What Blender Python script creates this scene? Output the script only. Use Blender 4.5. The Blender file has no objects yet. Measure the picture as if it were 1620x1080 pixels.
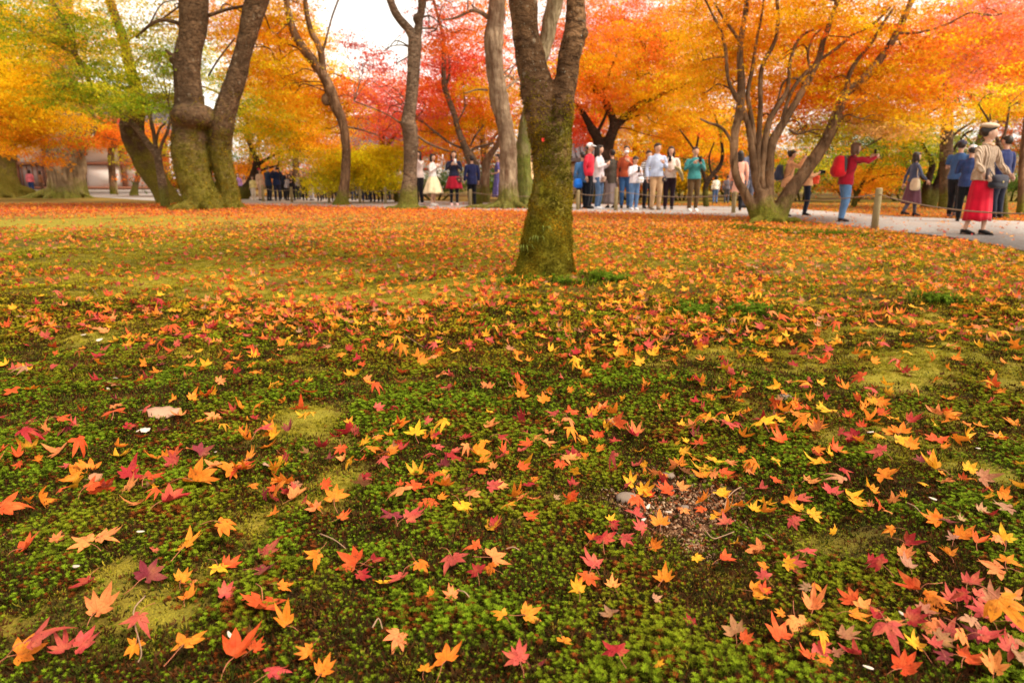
import bpy, math, random
import numpy as np
from mathutils import Vector, Matrix, noise
random.seed(11)
rng = np.random.default_rng(7)
R = math.radians
SC = bpy.context.scene
COL = SC.collection

# ------------------------------------------------------------------ camera, world, sun, exposure
FPX, CX, CY = 1080.0, 810.0, 540.0          # focal length in pixels of the 1620 x 1080 photograph
CAMH, PITCH = 0.78, math.atan(254 / 1080.0)
cam_data = bpy.data.cameras.new('camera')
cam_data.sensor_width = 36.0
cam_data.lens = 24.0
cam_data.clip_start = 0.05
cam_data.clip_end = 900
cam_data.dof.use_dof = True
cam_data.dof.focus_distance = 1.85
cam_data.dof.aperture_fstop = 4.8
cam = bpy.data.objects.new('camera', cam_data)
cam.location = (0, 0, CAMH)
cam.rotation_euler = (math.pi / 2 - PITCH, 0, 0)
COL.objects.link(cam)
SC.camera = cam

SUN_EL, SUN_AZ = R(52), R(118)               # azimuth measured from +Y towards +X
world = bpy.data.worlds.new('World')
SC.world = world
world.use_nodes = True
wn, wl = world.node_tree.nodes, world.node_tree.links
wn.clear()
wo = wn.new('ShaderNodeOutputWorld')
bg = wn.new('ShaderNodeBackground')
sky = wn.new('ShaderNodeTexSky')
sky.sky_type = 'NISHITA'
sky.sun_disc = False
sky.sun_elevation = SUN_EL
sky.sun_rotation = SUN_AZ
sky.air_density = 1.0
sky.dust_density = 1.5
hsv = wn.new('ShaderNodeHueSaturation')       # an overcast sky has no blue of its own
hsv.inputs['Saturation'].default_value = 0.12
hsv.inputs['Value'].default_value = 1.0
warm = wn.new('ShaderNodeMix')
warm.data_type = 'RGBA'
warm.blend_type = 'MULTIPLY'
warm.inputs[0].default_value = 1.0
warm.inputs[7].default_value = (1.0, 0.92, 0.80, 1)
wl.new(sky.outputs[0], hsv.inputs['Color'])
wl.new(hsv.outputs[0], warm.inputs[6])
wl.new(warm.outputs[2], bg.inputs['Color'])
bg.inputs['Strength'].default_value = 0.14
wl.new(bg.outputs[0], wo.inputs['Surface'])

sun_data = bpy.data.lights.new('sun', 'SUN')
sun_data.energy = 1.6
sun_data.angle = R(16)
sun_data.color = (1.0, 0.89, 0.73)
sun = bpy.data.objects.new('sun', sun_data)
sd = Vector((math.sin(SUN_AZ) * math.cos(SUN_EL), math.cos(SUN_AZ) * math.cos(SUN_EL), math.sin(SUN_EL)))
sun.rotation_euler = sd.to_track_quat('Z', 'Y').to_euler()
sun.location = (0, 0, 30)
COL.objects.link(sun)

SC.view_settings.view_transform = 'Standard'
SC.view_settings.look = 'None'
SC.view_settings.gamma = 1
SC.view_settings.exposure = 1.36
SC.render.engine = 'CYCLES'
SC.cycles.use_denoising = True
SC.cycles.max_bounces = 6
SC.cycles.diffuse_bounces = 4
SC.cycles.glossy_bounces = 2
SC.cycles.transmission_bounces = 3
SC.cycles.caustics_reflective = False
SC.cycles.caustics_refractive = False
SC.cycles.sample_clamp_indirect = 6

# ------------------------------------------------------------------ geometry of the view
FWD = Vector((0, math.cos(PITCH), -math.sin(PITCH)))
UP = Vector((0, math.sin(PITCH), math.cos(PITCH)))


def ray(x, y):
    return FWD + Vector(((x - CX) / FPX, 0, 0)) + UP * ((CY - y) / FPX)


def at(x, y, D):
    d = ray(x, y)
    t = D / d.y
    return Vector((0, 0, CAMH)) + d * t


def zg(x, y):
    """height of the moss ground"""
    f = min(1.0, max(0.0, (12.0 - y) / 6.0))
    a = 0.022 * math.sin(1.7 * x + 0.6) * math.cos(1.3 * y + 0.4) + 0.012 * math.sin(3.9 * x + 1.9 * y) \
        + 0.008 * math.sin(7.3 * x - 4.1 * y + 1.0)
    m = 0.05 * math.exp(-(((x - 0.28) / 0.6) ** 2 + ((y - 5.3) / 0.6) ** 2))
    return a * f + m


def gpt(x, y, lift=0.0):
    """ground point seen at a pixel of the photograph"""
    d = ray(x, y)
    z = 0.0
    p = None
    for _ in range(4):
        t = (CAMH - z) / -d.z
        p = Vector((0, 0, CAMH)) + d * t
        z = zg(p.x, p.y)
    p.z = z + lift
    return p


def zgv(X, Y):
    f = np.clip((12.0 - Y) / 6.0, 0, 1)
    a = 0.022 * np.sin(1.7 * X + 0.6) * np.cos(1.3 * Y + 0.4) + 0.012 * np.sin(3.9 * X + 1.9 * Y) \
        + 0.008 * np.sin(7.3 * X - 4.1 * Y + 1.0)
    m = 0.05 * np.exp(-(((X - 0.28) / 0.6) ** 2 + ((Y - 5.3) / 0.6) ** 2))
    return a * f + m


def patch(px, py, rx, ry):
    """an ellipse of the ground given by its pixels -> (x, y, sx, sy) in metres"""
    c = gpt(px, py)
    a = gpt(px + rx, py)
    b1, b2 = gpt(px, max(py - ry, 300)), gpt(px, py + ry)
    return (c.x, c.y, abs(a.x - c.x) + 1e-3, abs(b1.y - b2.y) / 2 + 1e-3)


def blobs(X, Y, lst):
    s = np.zeros_like(X)
    for (cx, cy, sx, sy, w) in lst:
        s = np.maximum(s, w * np.exp(-(((X - cx) / sx) ** 2 + ((Y - cy) / sy) ** 2)))
    return s


def lattice(X, Y, s, seed):
    """cheap smooth value noise, vectorised"""
    x, y = X / s + seed * 17.3, Y / s + seed * 9.1
    xi, yi = np.floor(x), np.floor(y)
    xf, yf = x - xi, y - yi
    xf, yf = xf * xf * (3 - 2 * xf), yf * yf * (3 - 2 * yf)

    def h(a, b):
        v = np.sin(a * 127.1 + b * 311.7 + seed * 74.7) * 43758.5453
        return v - np.floor(v)
    return (h(xi, yi) * (1 - xf) + h(xi + 1, yi) * xf) * (1 - yf) + (h(xi, yi + 1) * (1 - xf) + h(xi + 1, yi + 1) * xf) * yf


# ------------------------------------------------------------------ mesh helpers
class MB:
    def __init__(s):
        s.v, s.f, s.uv = [], [], []

    def add(s, v, f):
        o = len(s.v)
        s.v.extend([tuple(p) for p in v])
        s.f.extend([tuple(i + o for i in q) for q in f])

    def tube(s, pts, rad, n=10, flat=None, up=None):
        """loft along pts; rad = radius or (rx, ry) for each; up fixes the section's frame"""
        pts = [Vector(p) for p in pts]
        k = len(pts)
        rad = [(r, r) if not isinstance(r, (tuple, list)) else r for r in rad]
        V = []
        prev = None
        for i, p in enumerate(pts):
            t = (pts[min(i + 1, k - 1)] - pts[max(i - 1, 0)])
            t = t.normalized() if t.length > 1e-9 else Vector((0, 0, 1))
            if up is not None:
                u = Vector(up) - t * t.dot(Vector(up))
            elif prev is None:
                a = Vector((1, 0, 0)) if abs(t.x) < 0.8 else Vector((0, 1, 0))
                u = a - t * t.dot(a)
            else:
                u = prev - t * t.dot(prev)
            u.normalize()
            prev = u
            w = t.cross(u)
            for j in range(n):
                a = 2 * math.pi * j / n
                V.append(p + u * (math.cos(a) * rad[i][0]) + w * (math.sin(a) * rad[i][1]))
        F = []
        for i in range(k - 1):
            for j in range(n):
                F.append((i * n + j, i * n + (j + 1) % n, (i + 1) * n + (j + 1) % n, (i + 1) * n + j))
        F.append(tuple(range(n - 1, -1, -1)))
        F.append(tuple((k - 1) * n + j for j in range(n)))
        s.add(V, F)
        return s

    def box(s, c, d, rz=0.0, taper=1.0):
        hx, hy, hz = d[0] / 2, d[1] / 2, d[2] / 2
        V = []
        for z in (-1, 1):
            for (a, b) in ((-1, -1), (1, -1), (1, 1), (-1, 1)):
                tp = taper if z > 0 else 1.0
                x, y = a * hx * tp, b * hy * tp
                V.append((c[0] + x * math.cos(rz) - y * math.sin(rz), c[1] + x * math.sin(rz) + y * math.cos(rz), c[2] + z * hz))
        s.add(V, [(3, 2, 1, 0), (4, 5, 6, 7), (0, 1, 5, 4), (1, 2, 6, 5), (2, 3, 7, 6), (3, 0, 4, 7)])
        return s

    def ball(s, c, r, nu=14, nv=9, fn=None, ex=2.0):
        """ellipsoid (superellipsoid for ex > 2), fn shapes each unit vector"""
        c = Vector(c)
        V = []
        for i in range(nv + 1):
            ph = math.pi * i / nv
            for j in range(nu):
                th = 2 * math.pi * j / nu
                d = Vector((math.sin(ph) * math.cos(th), math.sin(ph) * math.sin(th), math.cos(ph)))
                if ex != 2.0:
                    m = (abs(d.x) ** ex + abs(d.y) ** ex + abs(d.z) ** ex) ** (-1 / ex)
                    d *= m
                if fn:
                    d = fn(d)
                V.append(c + Vector((d.x * r[0], d.y * r[1], d.z * r[2])))
        F = []
        for i in range(nv):
            for j in range(nu):
                F.append((i * nu + j, (i + 1) * nu + j, (i + 1) * nu + (j + 1) % nu, i * nu + (j + 1) % nu))
        s.add(V, F)
        return s

    def mesh(s, name, smooth=True):
        me = bpy.data.meshes.new(name)
        me.from_pydata(s.v, [], s.f)
        me.validate()
        if smooth:
            me.polygons.foreach_set('use_smooth', [True] * len(me.polygons))
        me.update()
        return me


def crom(P, n=6):
    """Catmull-Rom resample of rows (any dimension)"""
    P = np.array(P, float)
    if len(P) < 3:
        t = np.linspace(0, 1, n + 1)[:, None]
        return P[0] * (1 - t) + P[-1] * t
    Q = np.vstack([2 * P[0] - P[1], P, 2 * P[-1] - P[-2]])
    out = []
    for i in range(1, len(Q) - 2):
        for k in range(n):
            t = k / n
            a, b, c, d = Q[i - 1], Q[i], Q[i + 1], Q[i + 2]
            out.append(0.5 * (2 * b + (c - a) * t + (2 * a - 5 * b + 4 * c - d) * t * t + (3 * b - a - 3 * c + d) * t ** 3))
    out.append(Q[-2])
    return np.array(out)


# ------------------------------------------------------------------ scene helpers
def tag(o, label=None, cat=None, group=None, kind=None):
    if label:
        o['label'] = label
    if cat:
        o['category'] = cat
    if group:
        o['group'] = group
    if kind:
        o['kind'] = kind
    return o


def thing(name, loc, label, cat, group=None, rz=0.0):
    o = bpy.data.objects.new(name, None)
    o.empty_display_size = 0.1
    o.location = loc
    o.rotation_euler = (0, 0, rz)
    COL.objects.link(o)
    return tag(o, label, cat, group)


def put(name, me, mat, parent=None, loc=None):
    if isinstance(me, MB):
        me = me.mesh(name)
    o = bpy.data.objects.new(name, me)
    if mat is not None:
        me.materials.clear()
        for m in (mat if isinstance(mat, (list, tuple)) else [mat]):
            me.materials.append(m)
    if parent is not None:
        o.parent = parent
    if loc is not None:
        o.location = loc
    COL.objects.link(o)
    return o


def local(mb, base):
    b = Vector(base)
    mb.v = [(v[0] - b.x, v[1] - b.y, v[2] - b.z) for v in mb.v]
    return mb


JOBS = []


def melt(o, voxel, smooth=4, post=None):
    """join the shells of an object into one skin; settled all at once by run_jobs"""
    m = o.modifiers.new('r', 'REMESH')
    m.mode = 'VOXEL'
    m.voxel_size = voxel
    m.use_smooth_shade = True
    if smooth:
        s = o.modifiers.new('s', 'SMOOTH')
        s.factor = 0.5
        s.iterations = smooth
    JOBS.append((o, post))


def run_jobs():
    bpy.context.view_layer.update()
    dg = bpy.context.evaluated_depsgraph_get()
    res = []
    for (o, post) in JOBS:
        me = bpy.data.meshes.new_from_object(o.evaluated_get(dg))
        res.append(me)
    for (o, post), me in zip(JOBS, res):
        mats = list(o.data.materials)
        o.modifiers.clear()
        old = o.data
        me.name = old.name
        o.data = me
        bpy.data.meshes.remove(old)
        if post:
            post(o)
        if not len(o.data.materials):
            for m in mats:
                o.data.materials.append(m)
        o.data.polygons.foreach_set('use_smooth', [True] * len(o.data.polygons))
    JOBS.clear()


def append_mesh(o, mb):
    """add further shells to a settled mesh"""
    me = o.data
    n = len(me.vertices)
    co = np.empty(n * 3)
    me.vertices.foreach_get('co', co)
    V = co.reshape(-1, 3).tolist()
    F = [tuple(p.vertices) for p in me.polygons]
    V += [list(v) for v in mb.v]
    F += [tuple(i + n for i in q) for q in mb.f]
    new = bpy.data.meshes.new(me.name)
    new.from_pydata(V, [], F)
    for m in me.materials:
        new.materials.append(m)
    new.validate()
    o.data = new
    bpy.data.meshes.remove(me)


# ------------------------------------------------------------------ node helpers
class NT:
    def __init__(s, name):
        s.m = bpy.data.materials.new(name)
        s.m.use_nodes = True
        s.t = s.m.node_tree
        s.t.nodes.clear()
        s.out = s.t.nodes.new('ShaderNodeOutputMaterial')

    def n(s, kind, **kw):
        nd = s.t.nodes.new('ShaderNode' + kind)
        for k, v in kw.items():
            if k.startswith('_'):
                setattr(nd, k[1:], v)
            else:
                nd.inputs[k.replace('__', ' ')].default_value = v
        return nd

    def l(s, a, b):
        s.t.links.new(a, b)

    def noise(s, scale, detail=3, rough=0.55, vec=None, dist=0.0):
        nd = s.n('TexNoise')
        nd.inputs['Scale'].default_value = scale
        nd.inputs['Detail'].default_value = detail
        nd.inputs['Roughness'].default_value = rough
        nd.inputs['Distortion'].default_value = dist
        if vec is not None:
            s.l(vec, nd.inputs['Vector'])
        return nd.outputs['Fac']

    def ramp(s, fac, stops):
        nd = s.n('ValToRGB')
        e = nd.color_ramp.elements
        while len(e) > 1:
            e.remove(e[-1])
        e[0].position = stops[0][0]
        e[0].color = (*stops[0][1], 1) if isinstance(stops[0][1], tuple) else (stops[0][1],) * 3 + (1,)
        for p, c in stops[1:]:
            q = e.new(p)
            q.color = (*c, 1) if isinstance(c, tuple) else (c, c, c, 1)
        s.l(fac, nd.inputs[0])
        return nd.outputs[0]

    def mix(s, fac, a, b, mode='MIX'):
        nd = s.n('Mix')
        nd.data_type = 'RGBA'
        nd.blend_type = mode
        for v, i in ((fac, 0), (a, 6), (b, 7)):
            if isinstance(v, (int, float)):
                nd.inputs[i].default_value = v
            elif isinstance(v, tuple):
                nd.inputs[i].default_value = (*v, 1)
            else:
                s.l(v, nd.inputs[i])
        return nd.outputs[2]

    def math(s, op, a, b=None):
        nd = s.n('Math')
        nd.operation = op
        for v, i in ((a, 0), (b, 1)):
            if v is None:
                continue
            if isinstance(v, (int, float)):
                nd.inputs[i].default_value = v
            else:
                s.l(v, nd.inputs[i])
        return nd.outputs[0]

    def bsdf(s, color, rough=0.8, bump=None, bstr=0.4, bdist=0.01, spec=0.3, trans=0.0, sheen=0.0):
        p = s.n('BsdfPrincipled')
        if isinstance(color, tuple):
            p.inputs['Base Color'].default_value = (*color, 1)
        else:
            s.l(color, p.inputs['Base Color'])
        p.inputs['Roughness'].default_value = rough
        p.inputs['Specular IOR Level'].default_value = spec
        p.inputs['Sheen Weight'].default_value = sheen
        if bump is not None:
            b = s.n('Bump')
            b.inputs['Strength'].default_value = bstr
            b.inputs['Distance'].default_value = bdist
            s.l(bump, b.inputs['Height'])
            s.l(b.outputs[0], p.inputs['Normal'])
        sh = p.outputs[0]
        if trans > 0:
            t = s.n('BsdfTranslucent')
            if isinstance(color, tuple):
                t.inputs['Color'].default_value = (*color, 1)
            else:
                s.l(color, t.inputs['Color'])
            mx = s.n('MixShader')
            mx.inputs[0].default_value = trans
            s.l(sh, mx.inputs[1])
            s.l(t.outputs[0], mx.inputs[2])
            sh = mx.outputs[0]
        s.l(sh, s.out.inputs['Surface'])
        return s.m

    def coord(s, which='Object'):
        return s.n('TexCoord').outputs[which]


def cloth(name, c, c2=None, scale=9.0, rough=0.9):
    t = NT(name)
    co = t.coord()
    a = t.noise(scale, 3, 0.6, co)
    col = t.mix(t.ramp(a, [(0.3, 0.0), (0.7, 1.0)]), tuple(x * 0.82 for x in c), tuple(min(1, x * 1.12) for x in c))
    w = t.noise(60, 2, 0.5, co)
    f = t.noise(5, 2, 0.5, co)
    return t.bsdf(col, rough, t.math('ADD', t.math('MULTIPLY', w, 0.15), f), 0.5, 0.02, 0.2, sheen=0.15)


def paint(name, c, rough=0.6, scale=6.0, var=0.15, spec=0.3, bstr=0.2):
    t = NT(name)
    co = t.coord()
    a = t.noise(scale, 4, 0.6, co)
    col = t.mix(a, tuple(x * (1 - var) for x in c), tuple(min(1, x * (1 + var)) for x in c))
    return t.bsdf(col, rough, a, bstr, 0.005, spec)


# instancing of ground cover and foliage: one object, geometry nodes, per-point turn, size and tint
def scatter(name, P, rot, scl, tint, protos, parent=None, loc=(0, 0, 0)):
    P = np.asarray(P, np.float32)
    n = len(P)
    me = bpy.data.meshes.new(name)
    me.vertices.add(n)
    me.vertices.foreach_set('co', (P - np.array(loc, np.float32)).ravel())
    a = me.attributes.new('rot', 'FLOAT_VECTOR', 'POINT')
    a.data.foreach_set('vector', np.asarray(rot, np.float32).ravel())
    a = me.attributes.new('scl', 'FLOAT', 'POINT')
    a.data.foreach_set('value', np.asarray(scl, np.float32).ravel())
    a = me.attributes.new('tint', 'FLOAT_COLOR', 'POINT')
    c = np.ones((n, 4), np.float32)
    c[:, :3] = tint
    a.data.foreach_set('color', c.ravel())
    me.update()
    o = bpy.data.objects.new(name, me)
    COL.objects.link(o)
    if parent is not None:
        o.parent = parent
    else:
        o.location = loc
    g = bpy.data.node_groups.new(name, 'GeometryNodeTree')
    g.interface.new_socket('Geometry', in_out='INPUT', socket_type='NodeSocketGeometry')
    g.interface.new_socket('Geometry', in_out='OUTPUT', socket_type='NodeSocketGeometry')
    N, L = g.nodes, g.links
    gi, go = N.new('NodeGroupInput'), N.new('NodeGroupOutput')
    iop = N.new('GeometryNodeInstanceOnPoints')
    m2p = N.new('GeometryNodeMeshToPoints')
    L.new(gi.outputs[0], m2p.inputs['Mesh'])
    L.new(m2p.outputs[0], iop.inputs['Points'])
    jn = N.new('GeometryNodeJoinGeometry')
    for p in protos:
        oi = N.new('GeometryNodeObjectInfo')
        oi.inputs['Object'].default_value = p
        oi.inputs['As Instance'].default_value = True
        L.new(oi.outputs['Geometry'], jn.inputs[0])
    L.new(jn.outputs[0], iop.inputs['Instance'])
    iop.inputs['Pick Instance'].default_value = True
    rv = N.new('FunctionNodeRandomValue')
    rv.data_type = 'INT'
    rv.inputs[4].default_value = 0
    rv.inputs[5].default_value = len(protos) - 1
    L.new(rv.outputs[2], iop.inputs['Instance Index'])

    def named(nm, typ):
        q = N.new('GeometryNodeInputNamedAttribute')
        q.data_type = typ
        q.inputs['Name'].default_value = nm
        return q.outputs[0]
    e2r = N.new('FunctionNodeEulerToRotation')
    L.new(named('rot', 'FLOAT_VECTOR'), e2r.inputs[0])
    L.new(e2r.outputs[0], iop.inputs['Rotation'])
    L.new(named('scl', 'FLOAT'), iop.inputs['Scale'])
    L.new(iop.outputs[0], go.inputs[0])
    md = o.modifiers.new('scatter', 'NODES')
    md.node_group = g
    o['kind'] = 'stuff'
    return o


def proto(name, mb, mat, smooth=True):
    me = mb if not isinstance(mb, MB) else mb.mesh(name, smooth)
    me.materials.clear()
    me.materials.append(mat)
    return bpy.data.objects.new(name, me)      # never linked: only its mesh is used


def srgb(*c):
    return tuple(((x / 255) / 12.92 if x / 255 <= 0.04045 else ((x / 255 + 0.055) / 1.055) ** 2.4) for x in c)

# ------------------------------------------------------------------ ground, with its moss, bare soil and litter zones
LIGHT = [patch(*a) + (w,) for a, w in [
    ((485, 670, 90, 45), 1), ((560, 760, 60, 30), .6), ((110, 790, 120, 45), .8), ((150, 985, 190, 70), .9), ((190, 905, 70, 25), .6),
    ((200, 520, 60, 25), .8), ((330, 560, 55, 20), .7), ((120, 460, 90, 14), .6), ((620, 468, 280, 26), .95), ((1150, 480, 380, 20), .5), ((900, 400, 700, 20), .55), ((760, 455, 90, 12), .6),
    ((150, 352, 400, 14), 1), ((370, 432, 300, 32), .85), ((1450, 560, 200, 80), .8), ((1250, 480, 170, 30), .6), ((900, 465, 120, 14), .4), ((180, 520, 60, 30), .5), ((1580, 450, 90, 14), .5), ((560, 365, 200, 8), .6), ((1130, 565, 90, 22), .9), ((1190, 600, 60, 14), .8), ((1500, 520, 110, 26), 1),
    ((1590, 600, 70, 25), 1), ((1480, 690, 100, 45), .8), ((1290, 700, 50, 24), .6), ((1560, 740, 60, 30), .7), ((880, 780, 70, 16), .7),
    ((430, 620, 50, 20), .6), ((100, 690, 0.1, 0.1), 0), ((500, 555, 60, 24), .6), ((410, 840, 40, 30), .7), ((1180, 640, 50, 14), .5),
    ((40, 730, 70, 30), .5), ((700, 430, 110, 8), .7), ((1560, 1040, 50, 30), .5)]]
SOIL = [patch(*a) + (w,) for a, w in [((1080, 803, 118, 56), 1.3), ((1110, 870, 30, 20), .8), ((1330, 860, 30, 12), .3), ((1240, 430, 70, 5), .8),
                                      ((690, 462, 60, 8), .5), ((60, 850, 60, 20), .5), ((1460, 985, 70, 30), .7), ((600, 770, 26, 10), .5),
                                      ((1300, 845, 30, 14), .4)]]
DENSE = [patch(*a) + (w,) for a, w in [((1000, 338, 420, 10), 1), ((1000, 520, 330, 70), 1), ((850, 480, 300, 30), .7), ((1100, 400, 500, 30), 1), ((640, 400, 200, 14), .7),
                                       ((1280, 640, 260, 60), .85), ((1120, 620, 120, 30), .5), ((560, 520, 160, 40), .35)]]
SPARSE = [patch(*a) + (w,) for a, w in [((110, 352, 430, 15), .97), ((150, 400, 330, 26), .8), ((120, 465, 260, 45), .6), ((60, 560, 200, 60), .45), ((1500, 500, 150, 50), .5),
                                        ((1590, 600, 100, 30), .5), ((960, 443, 45, 8), .95), ((860, 436, 70, 10), .5), ((1250, 490, 90, 18), .4)]]


def cover(X, Y):
    L = blobs(X, Y, LIGHT)
    nz = lattice(X, Y, 0.16, 3) * 0.5 + lattice(X, Y, 0.42, 5) * 0.5
    L = np.clip((L * 0.95 + (nz - 0.5) * 1.7 + (lattice(X, Y, 0.06, 4) - .5) * .5 - 0.26) * 1.35, 0, 1)
    L = np.clip(L + np.clip((Y - 2.8) / 3.5, 0, 1) * (0.1 + 0.65 * lattice(X, Y, 0.8, 91)), 0, 1)
    S = blobs(X, Y, SOIL)
    S = np.clip((S + (lattice(X, Y, 0.07, 8) - 0.5) * 0.7 - 0.45) * 3.0, 0, 1)
    return L, S


def leafcover(X, Y):
    d = np.clip((Y - 1.7) / 2.2, 0, 1) * 0.46 + np.clip((Y - 7) / 6.0, 0, 1) * 0.40
    d = d * (0.72 + 0.55 * blobs(X, Y, DENSE))
    d = np.maximum(d, blobs(X, Y, DENSE) * 0.5)
    d = d * (1 - blobs(X, Y, SPARSE))
    d = d * (0.25 + 0.75 * lattice(X, Y, 0.55, 21) + 0.45 * lattice(X, Y, 1.7, 23))
    d = d * (1 - 0.6 * np.clip((Y - 14.5) / 3, 0, 1) * (X > 3))
    return np.clip(d, 0.0, 1.2)


def axis(lo, hi, step, far, k):
    a = list(np.arange(lo, hi + 1e-6, step))
    s, x = step, hi
    while x < far:
        s *= k
        x += s
        a.append(x)
    s, x = step, lo
    b = []
    while x > -far:
        s *= k
        x -= s
        b.append(x)
    return np.array(b[::-1] + a)


gx, gy = axis(-6.2, 6.2, 0.05, 320, 1.22), axis(0.2, 10.0, 0.045, 320, 1.2)
GX, GY = np.meshgrid(gx, gy)
Lc, Sc = cover(GX, GY)
near = np.clip((9 - GY) / 3, 0, 1)
GZ = zgv(GX, GY) + near * (0.010 * lattice(GX, GY, 0.09, 2) - 0.005 + 0.004 * Lc - 0.006 * Sc)
nx, ny = len(gx), len(gy)
idx = np.arange(nx * ny).reshape(ny, nx)
faces = np.stack([idx[:-1, :-1], idx[:-1, 1:], idx[1:, 1:], idx[1:, :-1]], -1).reshape(-1, 4)
me = bpy.data.meshes.new('ground')
me.from_pydata(np.stack([GX, GY, GZ], -1).reshape(-1, 3).tolist(), [], faces.tolist())
ca = me.color_attributes.new('cover', 'FLOAT_COLOR', 'POINT')
LF = leafcover(GX, GY)
cc = np.stack([Lc, Sc, LF, np.ones_like(Lc)], -1).astype(np.float32)
ca.data.foreach_set('color', cc.ravel())
me.polygons.foreach_set('use_smooth', [True] * len(me.polygons))

t = NT('moss_ground')
co = t.coord()
at_ = t.n('Attribute')
at_.attribute_name = 'cover'
sep = t.n('SeparateColor')
t.l(at_.outputs['Color'], sep.inputs[0])
n1 = t.noise(3.2, 4, 0.6, co)
n2 = t.noise(38, 4, 0.65, co)
n3 = t.noise(160, 3, 0.7, co)
dark = t.mix(t.ramp(n2, [(0.35, 0.0), (0.62, 1.0)]), (0.018, 0.007, 0.003), (0.045, 0.020, 0.006))
dark = t.mix(t.ramp(n3, [(0.5, 0.0), (0.75, 0.6)]), dark, (0.05, 0.045, 0.006))
light = t.mix(t.ramp(n3, [(0.3, 0.0), (0.7, 1.0)]), (0.16, 0.115, 0.012), (0.44, 0.34, 0.030))
light = t.mix(t.ramp(n1, [(0.4, 0.0), (0.65, 0.6)]), light, (0.17, 0.18, 0.018))
soil = t.mix(t.ramp(n3, [(0.35, 0.0), (0.65, 1.0)]), (0.09, 0.036, 0.016), (0.33, 0.165, 0.080))
c = t.mix(sep.outputs[0], dark, light)
c = t.mix(sep.outputs[1], c, soil)
gsep = t.n('SeparateXYZ')
t.l(co, gsep.inputs[0])
vor = t.n('TexVoronoi')
vor.inputs['Scale'].default_value = 16
t.l(co, vor.inputs['Vector'])
brownf = t.ramp(t.math('MULTIPLY', gsep.outputs[1], 0.01), [(0.19, 0.0), (0.26, 0.8)])
leafcol = t.ramp(t.noise(30, 2, 0.5, co), [(0.30, (0.55, 0.10, 0.03)), (0.45, (0.72, 0.24, 0.05)), (0.6, (0.78, 0.36, 0.08)), (0.75, (0.7, 0.42, 0.2))])
farf = t.math('MULTIPLY', t.ramp(t.math('MULTIPLY', gsep.outputs[1], 0.02), [(0.16, 0.0), (0.34, 1.0)]), sep.outputs[2])
farm = t.math('MULTIPLY', farf, t.ramp(vor.outputs['Distance'], [(0.3, 1.0), (0.62, 0.35)]))
c = t.mix(farm, c, t.mix(brownf, leafcol, (0.24, 0.13, 0.06)))
bmp = t.math('ADD', n2, t.math('MULTIPLY', n3, 0.6))
M_GROUND = t.bsdf(c, 0.95, bmp, 0.9, 0.012, 0.15)
ground = put('ground', me, M_GROUND)
tag(ground, kind='structure')

# gravel path behind the ropes
t = NT('gravel')
co = t.coord()
a = t.noise(26, 4, 0.7, co)
b = t.noise(1.3, 3, 0.5, co)
col = t.mix(t.ramp(a, [(0.35, 0.0), (0.65, 1.0)]), (0.26, 0.235, 0.22), (0.47, 0.44, 0.42))
col = t.mix(t.ramp(b, [(0.45, 0.0), (0.75, 0.5)]), col, (0.42, 0.30, 0.22))
M_GRAVEL = t.bsdf(col, 0.95, a, 0.5, 0.01, 0.2)
near_edge = [(2700, 800), (2250, 590), (1900, 470), (1720, 425), (1620, 399), (1500, 377), (1383, 363), (1240, 347), (1120, 341), (1000, 338), (860, 335), (640, 330), (400, 324),
             (250, 318), (120, 311), (-60, 307)]
far_edge = [(2700, 430), (2250, 395), (1900, 372), (1720, 360), (1620, 352), (1500, 347), (1383, 341), (1240, 331), (1120, 327), (1000, 325), (860, 322), (640, 318), (400, 311),
            (250, 306), (120, 303), (-60, 300)]
mb = MB()
ne = crom([gpt(x, y)[:] for x, y in near_edge], 5)
fe = crom([gpt(x, y)[:] for x, y in far_edge], 5)
for i, (p, q) in enumerate(zip(ne, fe)):
    w = 0.05 * math.sin(i * 2.1) + 0.03 * math.sin(i * 5.3)
    mb.v += [(p[0], p[1] + w, 0.006), (p[0], p[1] + w + 0.03, 0.02), (q[0], q[1] - 0.05, 0.02), (q[0], q[1], 0.006)]
for i in range(len(ne) - 1):
    for k in range(3):
        a, b = i * 4 + k, (i + 1) * 4 + k
        mb.f.append((a, a + 1, b + 1, b))
path = put('path', mb, M_GRAVEL)
tag(path, kind='structure')

# ------------------------------------------------------------------ star moss and sheet moss tufts
t = NT('moss_blade')
at_ = t.n('Attribute')
at_.attribute_name = 'tint'
at_.attribute_type = 'INSTANCER'
ac = t.n('Attribute')
ac.attribute_name = 'grad'
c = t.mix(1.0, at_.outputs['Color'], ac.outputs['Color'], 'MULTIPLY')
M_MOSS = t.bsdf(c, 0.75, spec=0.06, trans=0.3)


def grad_attr(me, fn):
    a = me.color_attributes.new('grad', 'FLOAT_COLOR', 'POINT')
    a.data.foreach_set('color', np.array([(*fn(v.co), 1.0) for v in me.vertices], np.float32).ravel())


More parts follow.
